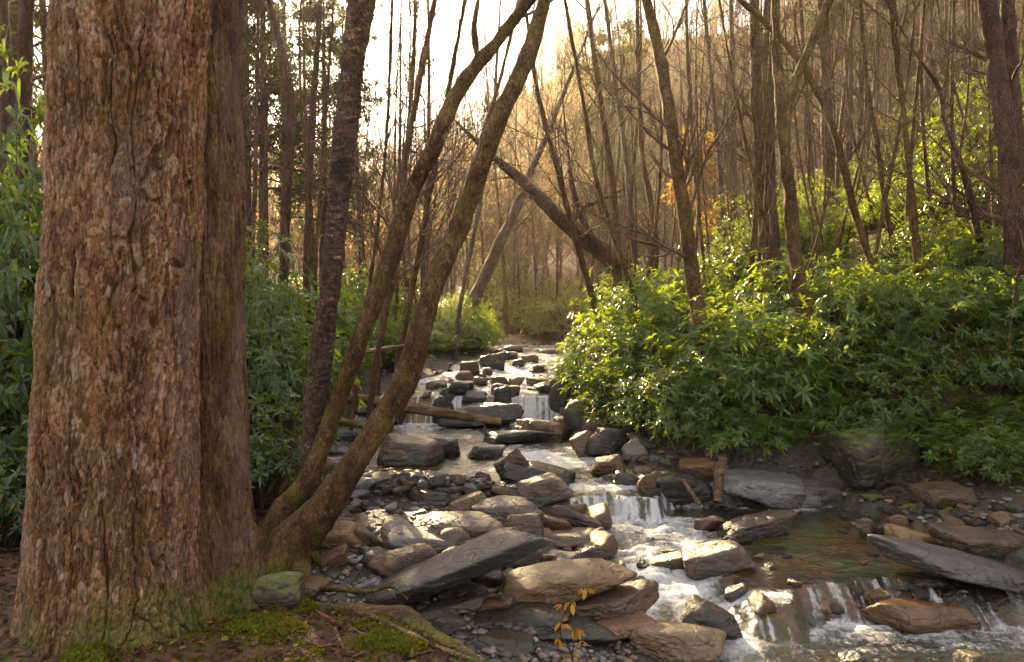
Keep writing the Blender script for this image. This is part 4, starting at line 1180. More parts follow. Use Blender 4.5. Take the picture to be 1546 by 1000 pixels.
def scatter_trees(n, pxr, yr, label, group, used, seed, smin=0.8, smax=1.25):
    r = random.Random(seed)
    for k in range(n):
        Y = yr[0] + (yr[1] - yr[0]) * r.random() ** 0.8
        px = r.uniform(*pxr)
        X = (px - CX) / FPX * Y
        wl_, wr_ = wedge(np.array([Y]))
        if wl_[0] - 0.5 < X < wr_[0] + 0.5 and Y < 34: X = wl_[0] - 0.8 if r.random() < .5 else wr_[0] + 0.8
        i = r.randrange(len(BARE))
        src = BARE[i]
        if i in used: o = copy_tree(src)
        else: o = src; used.add(i)
        o.location = (X, Y, gz(X, Y) - 0.05)
        s = r.uniform(smin, smax)
        o.scale = (s, s, s)
        o.rotation_euler = (0, 0, r.uniform(0, 6.28))
        tag(o, label, 'tree', group)
def proto_sapling(seed, h, r, lean):
    rr = np.random.default_rng(seed)
    k = np.linspace(0, 1, 7); ph = rr.uniform(0, 6)
    tp = spline(np.stack([lean * h * k + 0.16 * np.sin(k * 6 + ph), 0.12 * np.sin(k * 5 + ph * 2), h * k - 0.15, r * (1 - 0.85 * k)], 1), 50)
    e = empty('sapling', (0, 0, 0))
    V, q, c = trunk_surface(tp, 8, lambda V, s: (0.1 * r * fbm(V * 14, s, 2), np.zeros(len(V))), seed)
    mb = MB(); mb.add(V, q); mb.build('trunk', M['mossy_bark'], e, atts={'cell': c})
    cm = MB(); crown(cm, tp, seed + 1, 20, 6, 5, 0.12, 1.0, 0.18, rmin=0.0012, up=0.5)
    cm.build('crown', M['twig'], e)
    return e
SAP = [proto_sapling(330 + k, h, r, ln) for k, (h, r, ln) in enumerate([(7.5, .034, .06), (6.5, .028, -.1), (8.5, .042, .03), (6, .024, .12)])]

def scatter_saplings(n, pxr, yr, label, group, used, seed):
    r = random.Random(seed)
    for k in range(n):
        for _ in range(80):
            Y = r.uniform(*yr); px = r.uniform(*pxr); X = (px - CX) / FPX * Y
            wl_, wr_ = wedge(np.array([Y]))
            if X < wl_[0] - 0.7 or X > wr_[0] + 0.8: break
        i = r.randrange(len(SAP))
        o = copy_tree(SAP[i]) if i in used else SAP[i]
        used.add(i)
        o.location = (X, Y, gz(X, Y) - 0.05)
        s_ = r.uniform(0.75, 1.3); o.scale = (s_, s_, s_)
        o.rotation_euler = (0, 0, r.uniform(0, 6.28))
        tag(o, label, 'sapling', group)
us_ = set()
scatter_saplings(46, (1000, 1560), (9.5, 19), 'thin twiggy sapling among the rhododendrons of the right bank', 'saplings on the right bank', us_, 21)
scatter_saplings(7, (540, 740), (10, 20), 'thin twiggy sapling behind the leaning trunks on the left bank', 'saplings on the left bank', us_, 22)
scatter_saplings(14, (840, 1000), (13, 24), 'thin twiggy sapling beside the slanting grey giant', 'saplings beside the slanting giant', us_, 23)
scatter_saplings(5, (375, 470), (9, 15), 'thin twiggy sapling left of the dark birch', 'saplings left of the birch', us_, 24)

used = set()
scatter_trees(30, (560, 960), (24, 42), 'slim bare tree in the hazy wood at the end of the valley', 'bare trees at the end of the valley', used, 1)
scatter_trees(5, (380, 700), (18, 30), 'slim bare tree in the wood on the left bank behind the birch', 'bare trees on the left bank', used, 2)
scatter_trees(34, (1000, 1560), (17, 40), 'slim bare tree among the shrubs up the right slope', 'bare trees up the right slope', used, 3)
scatter_trees(14, (60, 372), (14, 34), 'slim bare tree in the wood hidden behind the two big trunks', 'bare trees behind the big trunks', used, 5)
scatter_trees(8, (-60, 80), (9, 22), 'slim bare tree beyond the leaves at the far left', 'bare trees at the far left', used, 4)

def far_wood():
    """the leafless wood on the mountainside, one mass"""
    r = np.random.default_rng(77)
    protos = []
    for s in range(4):
        h = 7.0
        rows = np.stack([0.5 * np.sin(np.linspace(0, 2, 5) + s), 0.4 * np.cos(np.linspace(0, 2, 5) * 1.3 + s), np.linspace(0, h, 5), np.linspace(0.11, 0.02, 5)], 1)
        tp = spline(rows, 8)
        mb = MB()
        tubes(mb, tp[None, :, :3], tp[None, :, 3], 4)
        a, ra = grow(tp[None, :, :3], tp[None, :, 3], 16, 0.15, 1.0, 45, 0.36, 4, r, 0.5, 0.4, 0.2, 0.02)
        tubes(mb, a, ra, 3)
        b, rb = grow(a, ra, 8, 0.1, 1.0, 42, 0.5, 3, r, 0.6, 0.3, 0.25, 0.013)
        tubes(mb, b, rb, 3)
        protos.append((np.concatenate(mb.v), np.concatenate(mb.q)))
    out = MB()
    n = 0; lv = []
    while n < 1250:
        Y = r.uniform(36, 103); px = r.uniform(-100, 1750)
        X = (px - CX) / FPX * Y
        v, q = protos[r.integers(4)]
        s = r.uniform(0.7, 1.25) * (0.75 + 0.004 * Y)
        t = r.uniform(0, 6.28); c_, s_ = math.cos(t), math.sin(t)
        w = v @ np.array([[c_, s_, 0], [-s_, c_, 0], [0, 0, 1]]) * s
        out.add(w + np.array([X, Y, gz(X, Y) - 0.2]), q)
        n += 1
        m = 170
        a_ = w[r.integers(len(w), size=m)] + r.normal(0, 0.10, (m, 3)) + np.array([X, Y, gz(X, Y) - 0.2])
        e1 = r.normal(0, 1, (m, 3)); e1 /= np.linalg.norm(e1, axis=1, keepdims=True)
        e2 = np.cross(e1, r.normal(0, 1, (m, 3))); e2 /= np.linalg.norm(e2, axis=1, keepdims=True)
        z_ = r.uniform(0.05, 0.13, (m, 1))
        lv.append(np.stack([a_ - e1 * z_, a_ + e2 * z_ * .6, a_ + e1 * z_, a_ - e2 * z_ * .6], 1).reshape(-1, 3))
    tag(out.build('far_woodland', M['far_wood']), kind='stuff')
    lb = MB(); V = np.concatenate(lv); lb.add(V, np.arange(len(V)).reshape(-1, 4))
    tag(lb.build('far_glow_flakes', M['glow_flake'], smooth=False), kind='stuff')  # flakes added so the bare wood glows golden, as if backlit
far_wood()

# ------------------------------------------------------------------ leaves
def leaves(mb, P, D, U, L, Wd, droop=0.25, fold=0.18):
    """P base points, D directions, U rough up vectors, L lengths, Wd widths"""
    D = D / (np.linalg.norm(D, axis=1, keepdims=True) + 1e-9)
    Sd = np.cross(D, U); Sd /= np.linalg.norm(Sd, axis=1, keepdims=True) + 1e-9
    N = np.cross(Sd, D)
    L = L[:, None]; Wd = Wd[:, None]
    def pt(t, s, n): return P + D * L * t + Sd * Wd * s + N * (n * Wd) - np.array([0, 0, 1]) * (droop * L * t * t)
    V = np.stack([pt(0, 0, 0), pt(.32, -.5, fold), pt(.32, 0, 0), pt(.32, .5, fold), pt(.7, -.42, fold), pt(.7, 0, 0), pt(.7, .42, fold), pt(1, 0, 0)], 1)
    n = len(P)
    b = (np.arange(n) * 8)[:, None, None]
    q = np.array([[1, 2, 5, 4], [2, 3, 6, 5]])[None] + b
    t = np.array([[0, 2, 1], [0, 3, 2], [4, 5, 7], [5, 6, 7]])[None] + b
    mb.add(V.reshape(-1, 3), q.reshape(-1, 4), t.reshape(-1, 3))

def whorls(mb, C, A, k, L, r, spread=1.15, droop=0.3, wr=0.27):
    """rosettes of long leaves at the shoot tips C with axes A"""
    n = len(C)
    A = A / (np.linalg.norm(A, axis=1, keepdims=True) + 1e-9)
    q = r.normal(0, 1, A.shape); E1 = np.cross(A, q); E1 /= np.linalg.norm(E1, axis=1, keepdims=True) + 1e-9
    E2 = np.cross(A, E1)
    ph = (np.arange(k)[None] * 2.39996 + r.uniform(0, 6.28, (n, 1)) + r.normal(0, .15, (n, k)))[..., None]
    rad = np.cos(ph) * E1[:, None] + np.sin(ph) * E2[:, None]
    sp = (spread + r.normal(0, 0.28, (n, k)))[..., None]
    D = rad * np.sin(sp) + A[:, None] * np.cos(sp)
    P = np.repeat(C[:, None], k, 1) + A[:, None] * r.uniform(-.02, .02, (n, k, 1))
    ln = L * r.uniform(0.6, 1.15, (n, k))
    U = np.repeat(A[:, None], k, 1)
    leaves(mb, P.reshape(-1, 3), D.reshape(-1, 3), U.reshape(-1, 3), ln.reshape(-1), (ln * wr).reshape(-1), droop)

def shrub_proto(seed, mat, nw=520, k=8, L=0.13, rx=1.0, rz=0.9, name='rhododendron_shrub', shell=0.55, wr=0.27):
    r = np.random.default_rng(seed)
    d = r.normal(0, 1, (nw * 2, 3)); d /= np.linalg.norm(d, axis=1, keepdims=True)
    d = d[d[:, 2] > -0.25][:nw]
    lump = 1 + 0.75 * fbm(d * 2.6 + seed, seed, 3)
    t = r.uniform(shell, 1.0, len(d)) ** 0.7
    C = d * (t * lump)[:, None] * np.array([rx, rx, rz]) + np.array([0, 0, rz * 0.62])
    C[:, 2] = np.maximum(C[:, 2], 0.08 * r.uniform(0.5, 2, len(C)))
    A = d * 0.8 + np.array([0, 0, 0.55]) + r.normal(0, 0.25, d.shape)
    e = empty(name, (0, 0, 0))
    mb = MB(); whorls(mb, C, A, k, L, r, wr=wr)
    mb.build('foliage', M[mat], e)
    st = MB()
    pick = r.choice(len(C), min(70, len(C)), replace=False)
    T = C[pick]
    s = np.linspace(0, 1, 6)[None, :, None]
    B = np.concatenate([r.normal(0, 0.12 * rx, (len(T), 2)), np.full((len(T), 1), -0.1)], 1)
    mid = np.stack([T[:, 0] * .45, T[:, 1] * .45, T[:, 2] * .45 + 0.05], 1) + r.normal(0, .06, T.shape)
    P = (1 - s) ** 2 * B[:, None] + 2 * s * (1 - s) * mid[:, None] + s * s * T[:, None]
    tubes(st, P, np.repeat(np.linspace(0.016, 0.004, 6)[None], len(T), 0), 5)
    st.build('stems', M['brown_bark'], e)
    return e

class Kind:
    def __init__(s, protos): s.p, s.used = protos, set()
    def put(s, i, loc, sc, rz, label, cat, group=None):
        src = s.p[i % len(s.p)]
        if i % len(s.p) in s.used: o = copy_tree(src)
        else: o = src; s.used.add(i % len(s.p))
        o.location = loc
        o.scale = (sc, sc, sc) if isinstance(sc, (int, float)) else sc
        o.rotation_euler = (0, 0, rz)
        if 'group' in o.keys(): del o['group']
        return tag(o, label, cat, group)

RH = Kind([shrub_proto(400 + k, 'rhodo', 430, 8, 0.155, shell=0.3, wr=0.25) for k in range(6)])
RF = Kind([shrub_proto(420 + k, 'rhodo', 900, 7, 0.075, rz=0.8) for k in range(4)])
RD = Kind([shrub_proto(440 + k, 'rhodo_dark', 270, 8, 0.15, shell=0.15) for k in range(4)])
RY = Kind([shrub_proto(460 + k, 'yellow_leaf', 1000, 7, 0.06, rz=0.85, name='green_shrub', wr=0.36) for k in range(3)])

# shrubs that stand out along the right bank: photo column, foot row, width px
BANK = [
 (868, 590, 90, 'small rhododendron overhanging the right lip of the main fall'),
 (905, 570, 120, 'sunlit rhododendron at the left tip of the right bank'),
 (935, 635, 140, 'rhododendron drooping over the mossy boulder by the fall'),
 (985, 655, 160, 'bright rhododendron above the reddish shore rock'),
 (1045, 683, 170, 'bright leafy rhododendron left of the gravel shore'),
 (1115, 698, 190, 'rhododendron bulging over the brown slab on the right shore'),
 (1190, 700, 190, 'half shaded rhododendron above the striped pale slab'),
 (1245, 680, 150, 'dim rhododendron at the foot of the forked tree'),
 (1350, 680, 200, 'rhododendron with pink grey curled leaves atop the huge mossy boulder'),
 (1430, 700, 210, 'dark glossy rhododendron drooping over the right pool'),
 (1505, 735, 150, 'low dark rhododendron spray near the right edge of the pool'),
 (1150, 640, 190, 'rhododendron in the second row above the brown slab'),
 (1230, 610, 190, 'dark rhododendron hiding the foot of the forked tree'),
 (1320, 600, 190, 'rhododendron below the gold rimmed slim tree'),
 (1400, 590, 190, 'rhododendron right of the foot of the gold rimmed tree'),
 (1470, 610, 200, 'shaded rhododendron between the crooked sapling and the stout dark trunk'),
 (1530, 660, 170, 'rhododendron in front of the stout dark trunk'),
 (1370, 530, 170, 'green rhododendron up the slope behind the gold rimmed tree'),
 (1450, 520, 190, 'green rhododendron up the slope behind the crooked sapling'),
 (1530, 510, 190, 'green rhododendron up the slope behind the stout dark trunk'),
 (1280, 540, 170, 'green rhododendron up the slope right of the forked tree'),
 (1490, 450, 170, 'high green rhododendron by the right edge of the photograph'),
 (1400, 450, 170, 'high green rhododendron between gold rimmed tree and crooked sapling'),
 (1575, 620, 190, 'rhododendron cut by the right edge below the stout dark trunk'),
 (1550, 560, 170, 'rhododendron cut by the right edge beside the stout dark trunk'),
 (1545, 705, 150, 'rhododendron cut by the right edge above the brown rock'),
 (1300, 690, 130, 'rhododendron sprawling across the face of the huge mossy boulder'),
]
for k, (px, py, w, lab) in enumerate(BANK):
    b = hit(px, py)
    s = w * b[1] / FPX / 2.1
    RH.put(k, (b[0], b[1] + s * 0.30, b[2] - 0.04), (s * (0.92 + 0.12 * math.sin(k * 2.9)), s, s * (0.85 + 0.25 * math.sin(k * 1.9))), k * 1.3, lab, 'shrub')

def fill_shrubs(kind, n, pxr, dr_r, yr, sr, label, group, seed, cat='shrub'):
    r = random.Random(seed)
    for k in range(n):
        for _ in range(60):
            Y = r.uniform(*yr); px = r.uniform(*pxr); X = (px - CX) / FPX * Y
            wl_, wr_ = wedge(np.array([Y]))
            d = X - wr_[0] if dr_r[0] > 0 else wl_[0] - X
            if abs(dr_r[0]) < d < abs(dr_r[1]): break
        s = r.uniform(*sr)
        kind.put(r.randrange(9), (X, Y, gz(X, Y) - 0.1), (s * r.uniform(.8, 1.15), s * r.uniform(.8, 1.15), s * r.uniform(.65, 1.25)), r.uniform(0, 6.28), label, cat, group)
fill_shrubs(RH, 17, (860, 1560), (0.9, 3.4), (8.6, 17), (0.65, 1.05), 'sunlit rhododendron in the thicket on the lower right bank', 'rhododendrons of the lower right bank', 11)
fill_shrubs(RF, 20, (960, 1600), (3.0, 9.0), (10, 24), (0.9, 1.5), 'rhododendron in the green thicket halfway up the right slope', 'rhododendrons halfway up the right slope', 12)
fill_shrubs(RY, 7, (960, 1500), (1.4, 4.5), (9, 15), (0.5, 0.8), 'small leaved yellow green bush mixed into the rhododendrons of the right bank', 'yellow green bushes of the right bank', 18)
fill_shrubs(RY, 26, (1080, 1600), (6, 22), (16, 34), (1.1, 1.9), 'yellow green shrub glowing on the upper right slope', 'yellow green shrubs of the upper right slope', 13)
fill_shrubs(RF, 16, (620, 760), (-0.7, -5), (13, 24), (0.8, 1.3), 'sunlit shrub lining the left bank of the upper stream', 'shrubs lining the left bank upstream', 14)
fill_shrubs(RH, 18, (376, 640), (-0.6, -5), (8.2, 15), (0.55, 0.9), 'green shrub in the undergrowth behind the birch', 'undergrowth shrubs behind the birch', 15)
fill_shrubs(RY, 9, (730, 900), (-50, 50), (28, 38), (1.2, 1.9), 'soft hazy green shrub closing the end of the valley', 'hazy shrubs at the end of the valley', 16)
fill_shrubs(RF, 8, (380, 620), (-2, -14), (15, 28), (1.0, 1.6), 'pale green shrub under the conifers of the left bank', 'shrubs under the left conifers', 17)

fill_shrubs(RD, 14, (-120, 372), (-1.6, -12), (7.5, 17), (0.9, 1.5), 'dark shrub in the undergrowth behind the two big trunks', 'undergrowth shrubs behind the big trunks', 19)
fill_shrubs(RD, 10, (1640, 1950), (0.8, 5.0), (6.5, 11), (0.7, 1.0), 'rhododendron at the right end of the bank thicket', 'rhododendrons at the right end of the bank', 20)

# tall dark rhododendrons framing the great trunks
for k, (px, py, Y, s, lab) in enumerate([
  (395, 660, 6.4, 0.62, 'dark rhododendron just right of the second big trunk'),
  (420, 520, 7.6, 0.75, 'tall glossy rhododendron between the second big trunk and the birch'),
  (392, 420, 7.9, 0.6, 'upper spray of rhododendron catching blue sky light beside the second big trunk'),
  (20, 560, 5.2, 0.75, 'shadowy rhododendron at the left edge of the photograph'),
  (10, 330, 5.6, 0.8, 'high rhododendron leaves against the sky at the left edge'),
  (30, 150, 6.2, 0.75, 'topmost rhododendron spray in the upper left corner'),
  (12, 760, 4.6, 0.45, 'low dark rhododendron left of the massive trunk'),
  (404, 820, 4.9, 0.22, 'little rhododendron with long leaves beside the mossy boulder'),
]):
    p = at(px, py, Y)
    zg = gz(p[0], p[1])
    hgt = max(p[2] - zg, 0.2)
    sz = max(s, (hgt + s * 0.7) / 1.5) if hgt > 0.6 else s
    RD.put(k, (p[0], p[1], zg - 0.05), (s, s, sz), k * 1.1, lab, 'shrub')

# ------------------------------------------------------------------ conifers, autumn tree
def hemlock_proto(seed, h=11.0):
    r = np.random.default_rng(seed)
    e = empty('hemlock_tree', (0, 0, 0))
    rows = np.array([[0, 0, -0.2, 0.16], [0.03, 0, h * 0.4, 0.11], [0, 0.05, h, 0.02]])
    tp = spline(rows, 40)
    V, q, c = trunk_surface(tp, 12, bark_rough, seed)
    mb = MB(); mb.add(V, q); mb.build('trunk', M['dark_bark'], e, atts={'cell': c})
    bm_ = MB()
    a, ra = grow(tp[None, :, :3], tp[None, :, 3], 60, 0.3, 0.98, 82, 0.22, 7, r, 0.3, -0.15, 0.08, 0.006)
    tubes(bm_, a, ra, 4)
    b, rb = grow(a, ra, 9, 0.2, 1.0, 50, 0.4, 4, r, 0.5, -0.2, 0.12, 0.004)
    tubes(bm_, b, rb, 3)
    bm_.build('branches', M['dark_bark'], e)
    fo = MB()
    paths = np.concatenate([b.reshape(-1, 3)])
    n = len(paths)
    rep = 5
    P = np.repeat(paths, rep, 0) + r.normal(0, 0.05, (n * rep, 3))
    D = r.normal(0, 1, P.shape); D[:, 2] = D[:, 2] * 0.35 - 0.25
    ln = r.uniform(0.08, 0.2, len(P))
    leaves(fo, P, D, np.repeat(np.array([[0, 0, 1.0]]), len(P), 0) + r.normal(0, .2, P.shape), ln, ln * 0.32, 0.3)
    fo.build('foliage', M['hemlock'], e)
    return e
HE = Kind([hemlock_proto(600), hemlock_proto(611, 12.5)])
HEM = [
 (488, 23.0, 1.0, 'hemlock with drooping dark sprays just right of the sun'),
 (398, 20.0, 1.0, 'hemlock with dark sprays just left of the sun'),
 (516, 32.0, 1.2, 'hemlock half hidden behind the dark birch'),
 (428, 27.0, 1.15, 'farther hemlock in the dark group under the sun'),
 (372, 22.0, 1.2, 'hemlock half hidden behind the second big trunk'),
 (1300, 24.0, 0.95, 'dark hemlock in the middle of the right wood'),
 (1390, 27.0, 1.0, 'dark hemlock among the trunks near the upper right'),
 (1560, 25.0, 1.1, 'hemlock at the upper right edge of the photograph'),
 (925, 34.0, 1.25, 'olive hemlock rising in the middle of the far wood'),
 (20, 14.0, 1.0, 'hemlock beyond the leaves at the upper left edge'),
]
for k, (px, Y, s, lab) in enumerate(HEM):
    X = (px - CX) / FPX * Y
    HE.put(k, (X, Y, gz(X, Y)), s, k * 2.1, lab, 'tree')

def autumn_tree():
    r = np.random.default_rng(5)
    Y = 24.0; X = (1040 - CX) / FPX * Y
    zb = gz(X, Y)
    e = empty('autumn_beech', (X, Y, zb), 'small beech with glowing orange leaves on the hillside', 'tree')
    ztop = CAMZ + (HOR - 225) / FPX * Y - zb
    rows = np.array([[0, 0, -0.2, 0.09], [0.1, 0, ztop * .5, 0.06], [0, 0.1, ztop, 0.012]])
    tp = spline(rows, 30)
    V, q, c = trunk_surface(tp, 10, bark_rough, 5)
    mb = MB(); mb.add(V, q); mb.build('trunk', M['grey_bark'], e, atts={'cell': c})
    cm = MB(); tw = crown(cm, tp, 6, 16, 6, 5, 0.35, 1.0, 0.28, rmin=0.004, ang=60)
    cm.build('crown', M['twig'], e)
    P = tw.reshape(-1, 3); P = P[r.random(len(P)) < 0.8]
    P = np.repeat(P, 2, 0) + r.normal(0, 0.14, (len(P) * 2, 3))
    D = r.normal(0, 1, P.shape); D[:, 2] -= 0.4
    ln = r.uniform(0.08, 0.15, len(P))
    fo = MB(); leaves(fo, P, D, r.normal(0, .4, P.shape) + np.array([0, 0, 1]), ln, ln * 0.6, 0.2)
    fo.build('foliage', M['orange_leaf'], e)
autumn_tree()

# ------------------------------------------------------------------ logs and driftwood
def log(label, pts, mat, name='fallen_log', nu=26, stubs=0, seed=0, knots=0.14, sink=0.0):
    """pts: px, py, width px, distance"""
    rows = [[*at(px, py, y), w * 0.5 / FPX * y] for px, py, w, y in pts]
    tp = spline(rows, 120)
    tp[:, 2] -= sink
    base = tp[len(tp) // 2, :3].copy(); base[2] -= tp[:, 3].max()
    e = empty(name, base, label, 'log')
    pl = tp.copy(); pl[:, :3] -= base
    pl[:, 3] *= 1 + knots * np.sin(np.linspace(0, 17, 120) + seed) * 0.5
    T = np.gradient(pl[:, :3], axis=0); T /= np.linalg.norm(T, axis=1, keepdims=True)
    A = np.cross(T, np.array([0, 0, 1.0])); A /= np.linalg.norm(A, axis=1, keepdims=True); B = np.cross(T, A)
    th = np.linspace(0, 6.2832, nu, endpoint=False)
    Nn = np.cos(th)[None, :, None] * A[:, None] + np.sin(th)[None, :, None] * B[:, None]
    V = pl[:, None, :3] + pl[:, 3][:, None, None] * Nn
    V = V.reshape(-1, 3); Nf = Nn.reshape(-1, 3)
    Ls = np.r_[0, np.cumsum(np.linalg.norm(np.diff(pl[:, :3], axis=0), axis=1))]
    rm = pl[:, 3].mean()
    co = np.stack([np.repeat(Ls[:, None] * 4.5, nu, 1), np.cos(th)[None] * rm * 30 + 0 * Ls[:, None], np.sin(th)[None] * rm * 30 + 0 * Ls[:, None]], -1).reshape(-1, 3)
    n = fbm(co + seed * 3.7, 31 + seed, 4)
    V = V + Nf * (n * 0.16 * pl[:, 3].mean() * 2)[:, None]
    c0, c1 = len(V), len(V) + 1
    V = np.concatenate([V, pl[:1, :3], pl[-1:, :3]])
    q = grid_quads(nu, 120, True)
    j = np.arange(nu); j2 = (j + 1) % nu
    t = np.concatenate([np.stack([np.full(nu, c0), j2, j], 1), np.stack([np.full(nu, c1), 119 * nu + j, 119 * nu + j2], 1)])
    mb = MB(); mb.add(V, q, t)
    mb.build('log_trunk', M[mat], e, atts={'cell': np.zeros(len(V))})
    r = np.random.default_rng(seed)
    for s in range(stubs):
        k = int(r.uniform(30, 115))
        d = np.array([r.normal(0, .25), r.normal(0, .2), -1.0 if r.random() < .75 else 0.8])
        L = r.uniform(0.12, 0.3)
        P = pl[k, :3] + d * np.linspace(0, L, 5)[:, None] + r.normal(0, .008, (5, 3))
        sb = MB(); tubes(sb, P[None], np.linspace(0.014, 0.006, 5)[None], 6)
        sb.build('branch_stub', M[mat], e)
    return e
log('long bare log fallen across the stream below the small left fall', [(512, 598, 17, 10.6), (560, 606, 17, 10.55), (620, 616, 16, 10.5), (690, 627, 14, 10.4), (757, 638, 10, 10.3)], 'wood', stubs=7, seed=2)
log('short log on the left shore below the long one', [(498, 634, 13, 9.8), (530, 639, 12, 9.7), (566, 646, 9, 9.6)], 'mossy_wood', seed=3)
log('thin pale branch hanging level in the left bushes', [(553, 532, 6, 9.5), (580, 527, 6, 9.5), (614, 521, 5, 9.5)], 'wood', name='fallen_branch', seed=4)
log('mossy rotten log sloping down to the right pool', [(1160, 680, 18, 8.7), (1205, 696, 22, 8.4), (1245, 712, 20, 8.2), (1290, 728, 14, 8.0)], 'mossy_wood', seed=5)
log('sunlit driftwood trunk lying on the spit at the right', [(1362, 775, 26, 7.1), (1400, 780, 32, 7.05), (1450, 797, 24, 6.95), (1512, 812, 10, 6.85)], 'wood', seed=6, knots=0.3)
log('pale stick leaning on the shaded boulder', [(1032, 726, 5, 7.5), (1044, 744, 6, 7.35), (1056, 762, 7, 7.25)], 'wood', name='driftwood_stick', seed=7)
log('weathered post standing against the brown slab', [(1092, 692, 14, 7.7), (1086, 722, 15, 7.6), (1084, 758, 12, 7.5)], 'wood', name='driftwood_post', seed=8)
log('rotten red brown wood lying on the moss bank', [(478, 922, 5, 3.75), (512, 945, 9, 3.65), (548, 968, 4, 3.55)], 'red_wood', name='rotten_wood', seed=9)
log('reddish broken root mass below the left bank', [(428, 640, 20, 7.6), (444, 660, 26, 7.5), (458, 685, 18, 7.4)], 'red_wood', name='broken_root', seed=10)
log('smooth grey root ridge edging the moss bank', [(470, 916, 14, 4.05), (530, 910, 22, 3.98), (590, 917, 34, 3.9), (650, 945, 30, 3.7), (720, 985, 14, 3.45)], 'mossy_wood', name='exposed_root', seed=11, knots=0.45, sink=0.05)
log('slim brown root crossing the moss bank', [(560, 930, 7, 3.78), (620, 958, 8, 3.6), (680, 985, 7, 3.42), (740, 1004, 5, 3.3)], 'wood', name='exposed_root', seed=14)
log('short root poking from the moss bank left of the red wood', [(432, 940, 12, 3.68), (460, 958, 11, 3.55), (478, 985, 8, 3.4)], 'wood', name='exposed_root', seed=15)
log('thin pale root winding down the moss bank', [(505, 948, 5, 3.5), (516, 975, 5, 3.38), (535, 1004, 4, 3.25)], 'wood', name='exposed_root', seed=13)

# ------------------------------------------------------------------ orange sapling
def sapling():
    Y = 3.75
    rows = [[*at(864, 1040, Y), .006], [*at(862, 985, Y), .005], [*at(846, 955, Y), .0045], [*at(853, 925, Y), .004], [*at(866, 905, Y), .003], [*at(884, 893, Y), .002]]
    base = np.array([rows[0][0], Y, gz(rows[0][0], Y)])
    rows.insert(0, [base[0] + .01, Y, base[2] - .02, .007])
    tp = spline(rows, 50)
    e = empty('sapling', base, 'thin sapling with a few drooping orange leaves before the bench shaped rock', 'sapling')
    tp[:, :3] -= base
    mb = MB(); tubes(mb, tp[None, :, :3], tp[None, :, 3], 6)
    side = [[*at(864, 990, Y)], [*at(866, 970, Y)], [*at(868, 950, Y)]]
    sp = spline(side, 10) - base
    tubes(mb, sp[None], np.linspace(.004, .002, 10)[None], 5)
    mb.build('stem', M['twig'], e)
    r = np.random.default_rng(3)
    for (px, py, n, L) in [(880, 893, 4, .06), (862, 915, 4, .06), (846, 920, 3, .055), (856, 938, 2, .04), (848, 948, 4, .06), (866, 958, 3, .055), (872, 958, 3, .055), (878, 972, 3, .05), (842, 972, 4, .055), (856, 992, 2, .055), (870, 992, 2, .05), (845, 974, 3, .05)]:
        p = at(px, py - 6, Y) - base
        P = np.repeat(p[None], n, 0) + r.normal(0, .006, (n, 3))
        D = r.normal(0, 1, (n, 3)); D[:, 2] = -1.1
        ln = L * r.uniform(.6, 1.0, n)
        f = MB(); leaves(f, P, D, r.normal(0, 1, (n, 3)), ln, ln * .45, 0.1)
        f.build('leaf_cluster', M['gold_leaf'], e)
sapling()

# ------------------------------------------------------------------ ground cover
def litter():
    r = np.random.default_rng(12)
    mb = MB(); P = []
    while len(P) < 20000:
        if r.random() < 0.55:
            x, y = r.uniform(-3.6, 0.3), r.uniform(2.4, 6.5)
            if y > np.interp(x, [-3.5, -1.5, -0.66, 0.1], [5.0, 4.45, 4.05, 3.4]) and x > -2: continue
        else:
            y = r.uniform(7, 11); x = np.interp(y, WY, WR) + r.uniform(0.15, 1.8)
        P.append((x, y))
    P = np.array(P)
    Z = ground_z(P[:, 0], P[:, 1])
    P3 = np.stack([P[:, 0], P[:, 1], Z + 0.012], 1)
    D = r.normal(0, 1, P3.shape); D[:, 2] *= 0.25
    U = r.normal(0, .35, P3.shape) + np.array([0, 0, 1])
    ln = r.uniform(0.015, 0.05, len(P3))
    leaves(mb, P3, D, U, ln, ln * 0.6, 0.0, 0.1)
    tag(mb.build('leaf_litter', M['litter']), kind='stuff')
litter()

def moss():
    r = np.random.default_rng(14)
    n = 150000
    x = r.uniform(-1.9, 0.45, n); y = r.uniform(2.6, 4.5, n)
    e = np.interp(x, [-3.5, -1.5, -0.66, 0.1, 0.5], [5.0, 4.45, 4.05, 3.4, 2.95])
    nz = fbm(np.stack([x * 3.4, y * 3.4, 0 * x], 1), 91, 5, 0.6)
    k = (y < e + 0.02) & (nz > -0.02 + r.normal(0, 0.09, n))
    x, y, nz = x[k], y[k], nz[k]
    P = np.stack([x, y, ground_z(x, y) - 0.006 + np.clip(nz, 0, 0.4) * 0.09], 1)
    D = r.normal(0, 0.55, P.shape); D[:, 2] = 1
    ln = r.uniform(0.008, 0.022, len(P)) * (1 + nz)
    mb = MB(); leaves(mb, P, D, r.normal(0, 1, P.shape), ln, ln * 0.5, 0.1)
    tag(mb.build('moss', M['moss']), kind='stuff')
    n = 900
    x = r.normal(-0.06, 0.10, n); y = r.normal(3.38, 0.08, n)
    P = np.stack([x, y, ground_z(x, y) - 0.005], 1)
    D = r.normal(0, 0.4, P.shape); D[:, 2] = 1
    ln = r.uniform(0.03, 0.08, n)
    mb = MB(); leaves(mb, P, D, r.normal(0, 1, P.shape), ln, ln * 0.1, 0.3)
    tag(mb.build('grass', M['grass']), kind='stuff')
moss()

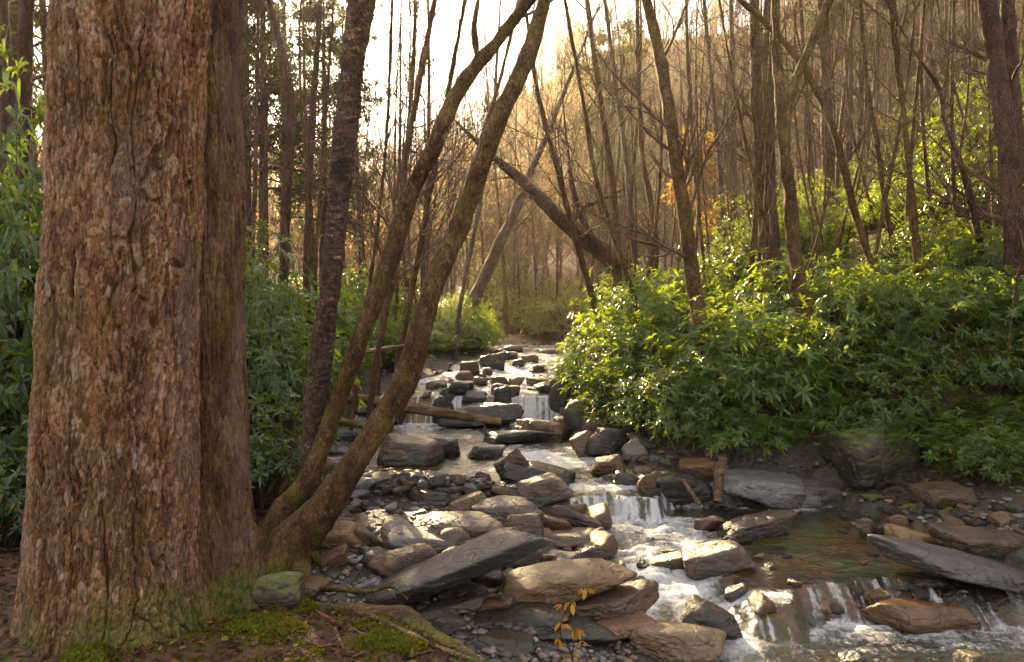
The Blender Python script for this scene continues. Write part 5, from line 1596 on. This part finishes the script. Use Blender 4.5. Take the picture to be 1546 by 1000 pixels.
def sticks():
    r = np.random.default_rng(44)
    spots = [(430, 960), (560, 965), (640, 990), (70, 960), (500, 985), (590, 940), (700, 992), (30, 930), (480, 905), (540, 870), (600, 895), (520, 850)]
    for px, py in spots:
        b = hit(px, py)
        a = r.uniform(0, 3.14); L = r.uniform(0.18, 0.5)
        d = np.array([math.cos(a), math.sin(a) * .7, 0])
        P = b + d * (np.linspace(-.5, .5, 9) * L)[:, None] + r.normal(0, .008, (9, 3))
        P[:, 2] = ground_z(P[:, 0], P[:, 1]) + 0.012
        mb = MB(); tubes(mb, (P - b)[None], np.linspace(.007, .003, 9)[None], 6)
        f = MB()
        tw = P[5] + np.array([d[1], -d[0], 0.15]) * np.linspace(0, L * .35, 5)[:, None]
        tubes(mb, (tw - b)[None], np.linspace(.004, .002, 5)[None], 5)
        o = mb.build('fallen_twig', M['twig'], loc=tuple(b))
        bank = py > 925
        tag(o, 'dead twig lying on the litter of the foreground bank' if bank else 'dead twig caught between the roots and the bar stones', 'twig', 'dead twigs on the foreground bank' if bank else 'dead twigs among the roots')
sticks()

# ------------------------------------------------------------------ the sun's disc and the air
def sun_disc():
    mb = MB(); d, f = ICO[4]
    D = 3000.0
    mb.add(d * D * math.tan(R(0.6)), None, f)
    m, nt, out = nmat('sun_surface'); g = G(nt)
    em = g.n("Emission"); em.inputs[0].default_value = (1, 0.86, 0.6, 1); em.inputs[1].default_value = 60.0
    g.l(em.outputs[0], out.inputs[0])
    o = mb.build('sun', m, loc=tuple(at(450, 68, D)))
    tag(o, kind='structure')
sun_disc()

def haze():
    x0, x1, y0, y1, z0, z1 = -135, 135, -28, 130, -22, 66
    v = [(x, y, z) for z in (z0, z1) for y in (y0, y1) for x in (x0, x1)]
    q = [(0, 2, 3, 1), (4, 5, 7, 6), (0, 1, 5, 4), (2, 6, 7, 3), (0, 4, 6, 2), (1, 3, 7, 5)]
    mb = MB(); mb.add(v, q)
    m, nt, out = nmat('haze'); g = G(nt)
    pv = g.n("VolumePrincipled")
    pv.inputs['Color'].default_value = (0.95, 0.84, 0.62, 1)
    pv.inputs['Density'].default_value = HAZE_DENSITY
    pv.inputs['Anisotropy'].default_value = 0.6
    g.l(pv.outputs[0], out.inputs['Volume'])
    o = mb.build('haze', m, smooth=False)
    tag(o, kind='stuff')
HAZE_DENSITY = 0.0008
haze()
